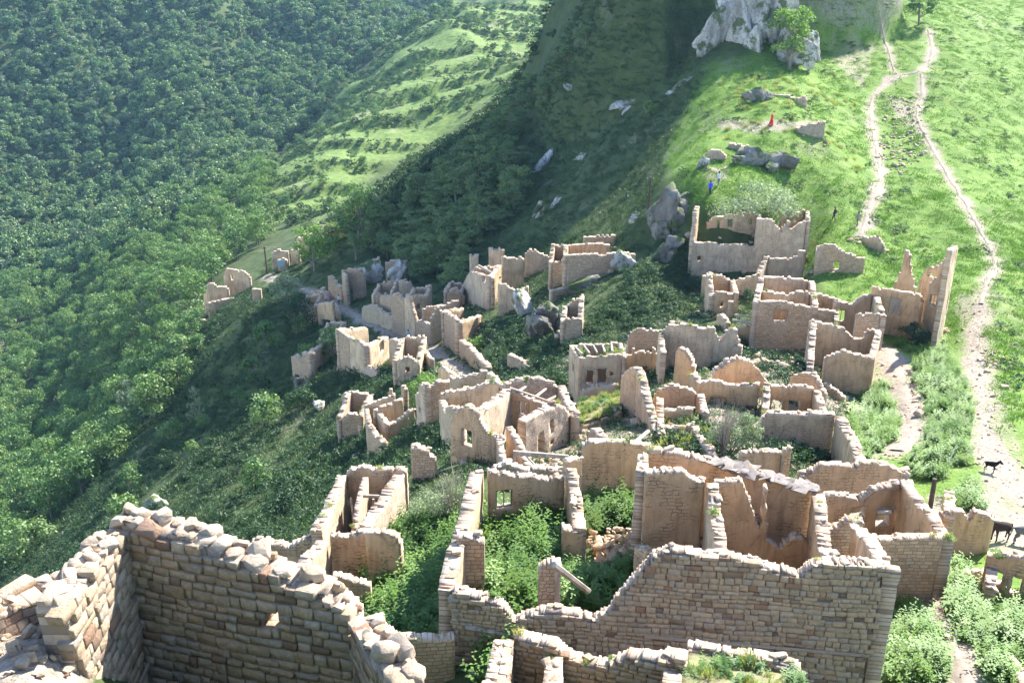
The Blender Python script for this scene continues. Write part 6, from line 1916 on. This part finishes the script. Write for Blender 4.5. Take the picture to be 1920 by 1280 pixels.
def person(label, loc, head, top, bot, hair, dress=False, pack=None, skirt_hem=.08, walk=.12, arm=None):
    """a standing or strolling figure, 1.7 m tall; faces +Y before turning by head"""
    w = walk
    V = [(0, 0, .95), (0, .0, 1.12), (0, .01, 1.30), (0, .0, 1.44), (0, .0, 1.51), (0, .02, 1.60), (0, .02, 1.68)]
    E = [(0, 1), (1, 2), (2, 3), (3, 4), (4, 5), (5, 6)]
    Rd = [(.145, .10), (.13, .09), (.155, .10), (.10, .07), (.05, .05), (.085, .10), (.05, .06)]
    def ad(p, r_, j):
        V.append(p); Rd.append(r_); E.append((j, len(V) - 1)); return len(V) - 1
    for s in (-1, 1):
        hp = ad((.09 * s, 0, .90), .088, 0)
        kn = ad((.095 * s, .05 + w * s, .50), .058, hp)
        an = ad((.10 * s, -.02 + w * 1.5 * s, .09), .04, kn)
        ad((.11 * s, .13 + w * 1.5 * s, .04), .036, an)
        sh = ad((.17 * s, 0, 1.40), .058, 3)
        if arm and s > 0:
            el = ad((.26, .10, 1.26), .042, sh); wr = ad((.20, .30, 1.40), .030, el); dv = Vector((-.3, .6, .3))
        else:
            el = ad((.24 * s, -.03 - w * s * .5, 1.14), .042, sh); wr = ad((.26 * s, .06 - w * s, .92), .030, el); dv = Vector((.0, .15, -1))
        dv.normalize()
        b = Vector(V[wr]); pm = ad(tuple(b + dv * .07), .034, wr)
        for k in range(4):
            ad(tuple(Vector(V[pm]) + dv * (.085 - .008 * abs(k - 1)) + Vector((0, (k - 1.5) * .021, 0))), .009, pm)
        ad(tuple(Vector(V[pm]) + dv * .03 + Vector((0, .06, 0))), .010, pm)
    def fn(c):
        if c.z > 1.47 or (c.z < 1.0 and abs(c.x) > .2): return 0
        if c.z < .10: return 3
        if c.z < .96 and abs(c.x) < .2: return 2
        return 1
    me = skin_mesh(V, E, Rd, [M_SKIN, top, bot, M_SHOE], 2, fn)
    o = thing("person", label, "person", loc)
    o.rotation_euler.z = head
    add("body", me, o)
    def shell(name, rings, mat, seg=18):
        VV, FF = [], []
        for (cx, cy, z, rx, ry) in rings:
            for k in range(seg):
                a_ = 6.2832 * k / seg
                q = 1 + .06 * math.sin(a_ * 5 + z * 3) * (1 if z < .9 else 0)
                VV.append((cx + rx * q * math.cos(a_), cy + ry * q * math.sin(a_), z))
        for i in range(len(rings) - 1):
            for k in range(seg):
                a_, b_2 = i * seg + k, i * seg + (k + 1) % seg
                FF.append((a_, b_2, b_2 + seg, a_ + seg))
        FF.append(tuple(range((len(rings) - 1) * seg, len(rings) * seg)))
        return add(name, np_mesh(name, VV, FF, mat, smooth=True), o)
    shell("hair", [(0, -.035, 1.49, .05, .045), (0, -.03, 1.55, .095, .09), (0, -.015, 1.63, .102, .115), (0, .0, 1.70, .085, .10), (0, .0, 1.745, .035, .045)], hair, 12)
    if dress:
        shell("dress", [(0, -.12, skirt_hem, .23, .32), (0, -.07, .4, .20, .25), (0, -.02, .75, .18, .17), (0, 0, .98, .165, .13), (0, 0, 1.10, .145, .105), (0, 0, 1.28, .175, .125), (0, 0, 1.42, .14, .09), (0, 0, 1.45, .07, .06)], top)
    else:
        shell("jacket", [(0, 0, .86, .185, .14), (0, 0, 1.0, .172, .13), (0, 0, 1.12, .155, .115), (0, 0, 1.28, .18, .13), (0, 0, 1.41, .14, .09), (0, 0, 1.46, .075, .065)], top)
    if pack:
        pb = add("backpack", box((.28, .16, .42), pack, .05), o, (0, -.20, 1.22))
    return o
person("person in a long red dress standing on the grassy terrace", hit(1446, 236), R(-70), cloth("red_dress", (.62, .03, .05)), cloth("red_hem", (.55, .03, .05)), M_HAIRB, True, arm=True)
person("person in a bright blue jacket climbing beside the rock knob", hit(1331, 366), R(5), cloth("blue_jacket", (.03, .07, .72)), cloth("dark_trousers", (.03, .03, .04)), M_HAIRD)
person("small figure in pale clothes ahead of the blue jacket", hit(1347, 348), R(10), cloth("pale_shirt", (.6, .6, .62)), cloth("grey_jeans", (.12, .14, .2)), M_HAIRD)
person("person in black walking on the meadow right of the big house", hit(1563, 415), R(60), cloth("black_top", (.03, .03, .035)), cloth("black_trousers", (.025, .025, .03)), cloth("auburn_hair", (.18, .07, .04)), pack=cloth("olive_pack", (.1, .1, .07)))
person("person in grey at the foot of the hillside path", hit(1607, 424), R(20), cloth("grey_top", (.25, .22, .2)), cloth("brown_trousers", (.14, .1, .08)), M_HAIRD)
person("hiker in light blue top and pale shorts walking the village path", hit(766, 641), R(150), cloth("sky_blue_top", (.25, .45, .68)), cloth("pink_shorts", (.6, .42, .4)), M_HAIRD, walk=.16)
person("hiker in blue and red leading the three hikers by the doorway", hit(619, 564), R(200), cloth("blue_red_top", (.45, .2, .3)), cloth("blue_jeans", (.08, .12, .3)), M_HAIRD, pack=cloth("red_pack", (.5, .06, .05)))
person("hiker in a white shirt and dark trousers near the black doorway", hit(636, 571), R(190), cloth("white_shirt", (.75, .75, .75)), cloth("navy_trousers", (.03, .04, .08)), M_HAIRD)
person("hiker in a red top beside the one in white", hit(645, 569), R(170), cloth("red_top", (.55, .05, .06)), cloth("dark_jeans", (.05, .05, .08)), M_HAIRD)

def animal(name, label, cat, loc, head, sc, mat, mat2, mane, ear=.2, graze=False):
    V = [(0, -.35, .92), (0, 0, .90), (0, .35, .95)]
    E = [(0, 1), (1, 2)]
    Rd = [(.20, .23), (.22, .25), (.19, .25)]
    def ad(p, r_, j):
        V.append(p); Rd.append(r_); E.append((j, len(V) - 1)); return len(V) - 1
    if graze:
        nk = ad((0, .58, .92), (.10, .16), 2); n2 = ad((0, .80, .62), (.08, .12), nk); hd = ad((0, .90, .38), (.085, .11), n2); mz = ad((0, .98, .14), (.06, .065), hd)
        eb = (0, .88, .46); ed = Vector((0, -.12, .2))
    else:
        nk = ad((0, .55, 1.10), (.10, .16), 2); n2 = ad((0, .70, 1.32), (.08, .12), nk); hd = ad((0, .84, 1.36), (.085, .11), n2); mz = ad((0, 1.06, 1.18), (.06, .07), hd)
        eb = (0, .76, 1.44); ed = Vector((0, -.05, .24))
    for s in (-1, 1):
        a1 = ad((.13 * s, .36, .72), .085, 2); a2 = ad((.13 * s, .37 + .04 * s, .42), .05, a1); a3 = ad((.13 * s, .36 + .04 * s, .12), .036, a2); ad((.13 * s, .39 + .04 * s, .03), .045, a3)
        b1 = ad((.14 * s, -.36, .74), .11, 0); b2 = ad((.14 * s, -.28, .56), .075, b1); b3 = ad((.13 * s, -.44 - .04 * s, .40), .048, b2); b4 = ad((.13 * s, -.42 - .04 * s, .12), .035, b3); ad((.13 * s, -.38 - .04 * s, .03), .045, b4)
        e1 = ad((.06 * s, eb[1], eb[2]), .03, hd); ad((.11 * s, eb[1] + ed.y, eb[2] + ed.z * ear / .2), .012, e1)
    t1 = ad((0, -.58, .90), .035, 0); t2 = ad((0, -.66, .66), .022, t1); ad((0, -.66, .42), .035, t2)
    me = skin_mesh(V, E, Rd, [mat, mat2], 2, lambda c: 1 if (c.z < .2 or c.y > .95) else 0)
    o = thing(name, label, cat, loc)
    o.rotation_euler.z = head; o.scale = (sc, sc, sc)
    add("body", me, o)
    add("mane", boxes([((0, .60 + .03 * k, (1.16 + .055 * k) if not graze else (1.08 - .07 * k)), (.035, .08, .14)) for k in range(5)], mane), o)
    return o
M_FUR = cloth("dark_brown_coat", (.045, .03, .025)); M_FURG = cloth("grey_coat", (.16, .15, .145)); M_FURB = cloth("black_coat", (.018, .016, .018)); M_MUZ = cloth("muzzle", (.12, .09, .07))
animal("donkey", "dark brown donkey half hidden behind the cracked wall end", "donkey", at(1872, 1022, 43.6), R(105), .95, M_FUR, M_FURB, M_FURB)
animal("donkey", "grey backed donkey cut off by the right picture edge", "donkey", at(1917, 1025, 43.2), R(250), .95, M_FURG, M_FURB, M_FURB)
animal("calf", "small black calf standing on the stony yard above the donkeys", "calf", hit(1855, 884), R(230), .62, M_FURB, M_FURB, M_FURB, .12)

# ------------------------------------------------------------------ air
hz = boxes([((0, 0, 0), (1, 1, 1))], None)
zlo, zhi = float(GZ.min()) - 1.5, float(GZ.max()) + 12.0
o = add("haze", hz, None, (0, 775, (zlo + zhi) / 2), kind="stuff")
o.scale = (2700, 1640, zhi - zlo)
hm = bpy.data.materials.new("haze"); hm.use_nodes = True
ht = hm.node_tree
ht.nodes.remove(ht.nodes["Principled BSDF"])
pv = ht.nodes.new("ShaderNodeVolumePrincipled")
pv.inputs["Color"].default_value = (.40, .70, 1.0, 1)
pv.inputs["Density"].default_value = 0.00008
pv.inputs["Anisotropy"].default_value = 0.25
ht.links.new(pv.outputs[0], ht.nodes["Material Output"].inputs["Volume"])
hz.materials.append(hm)
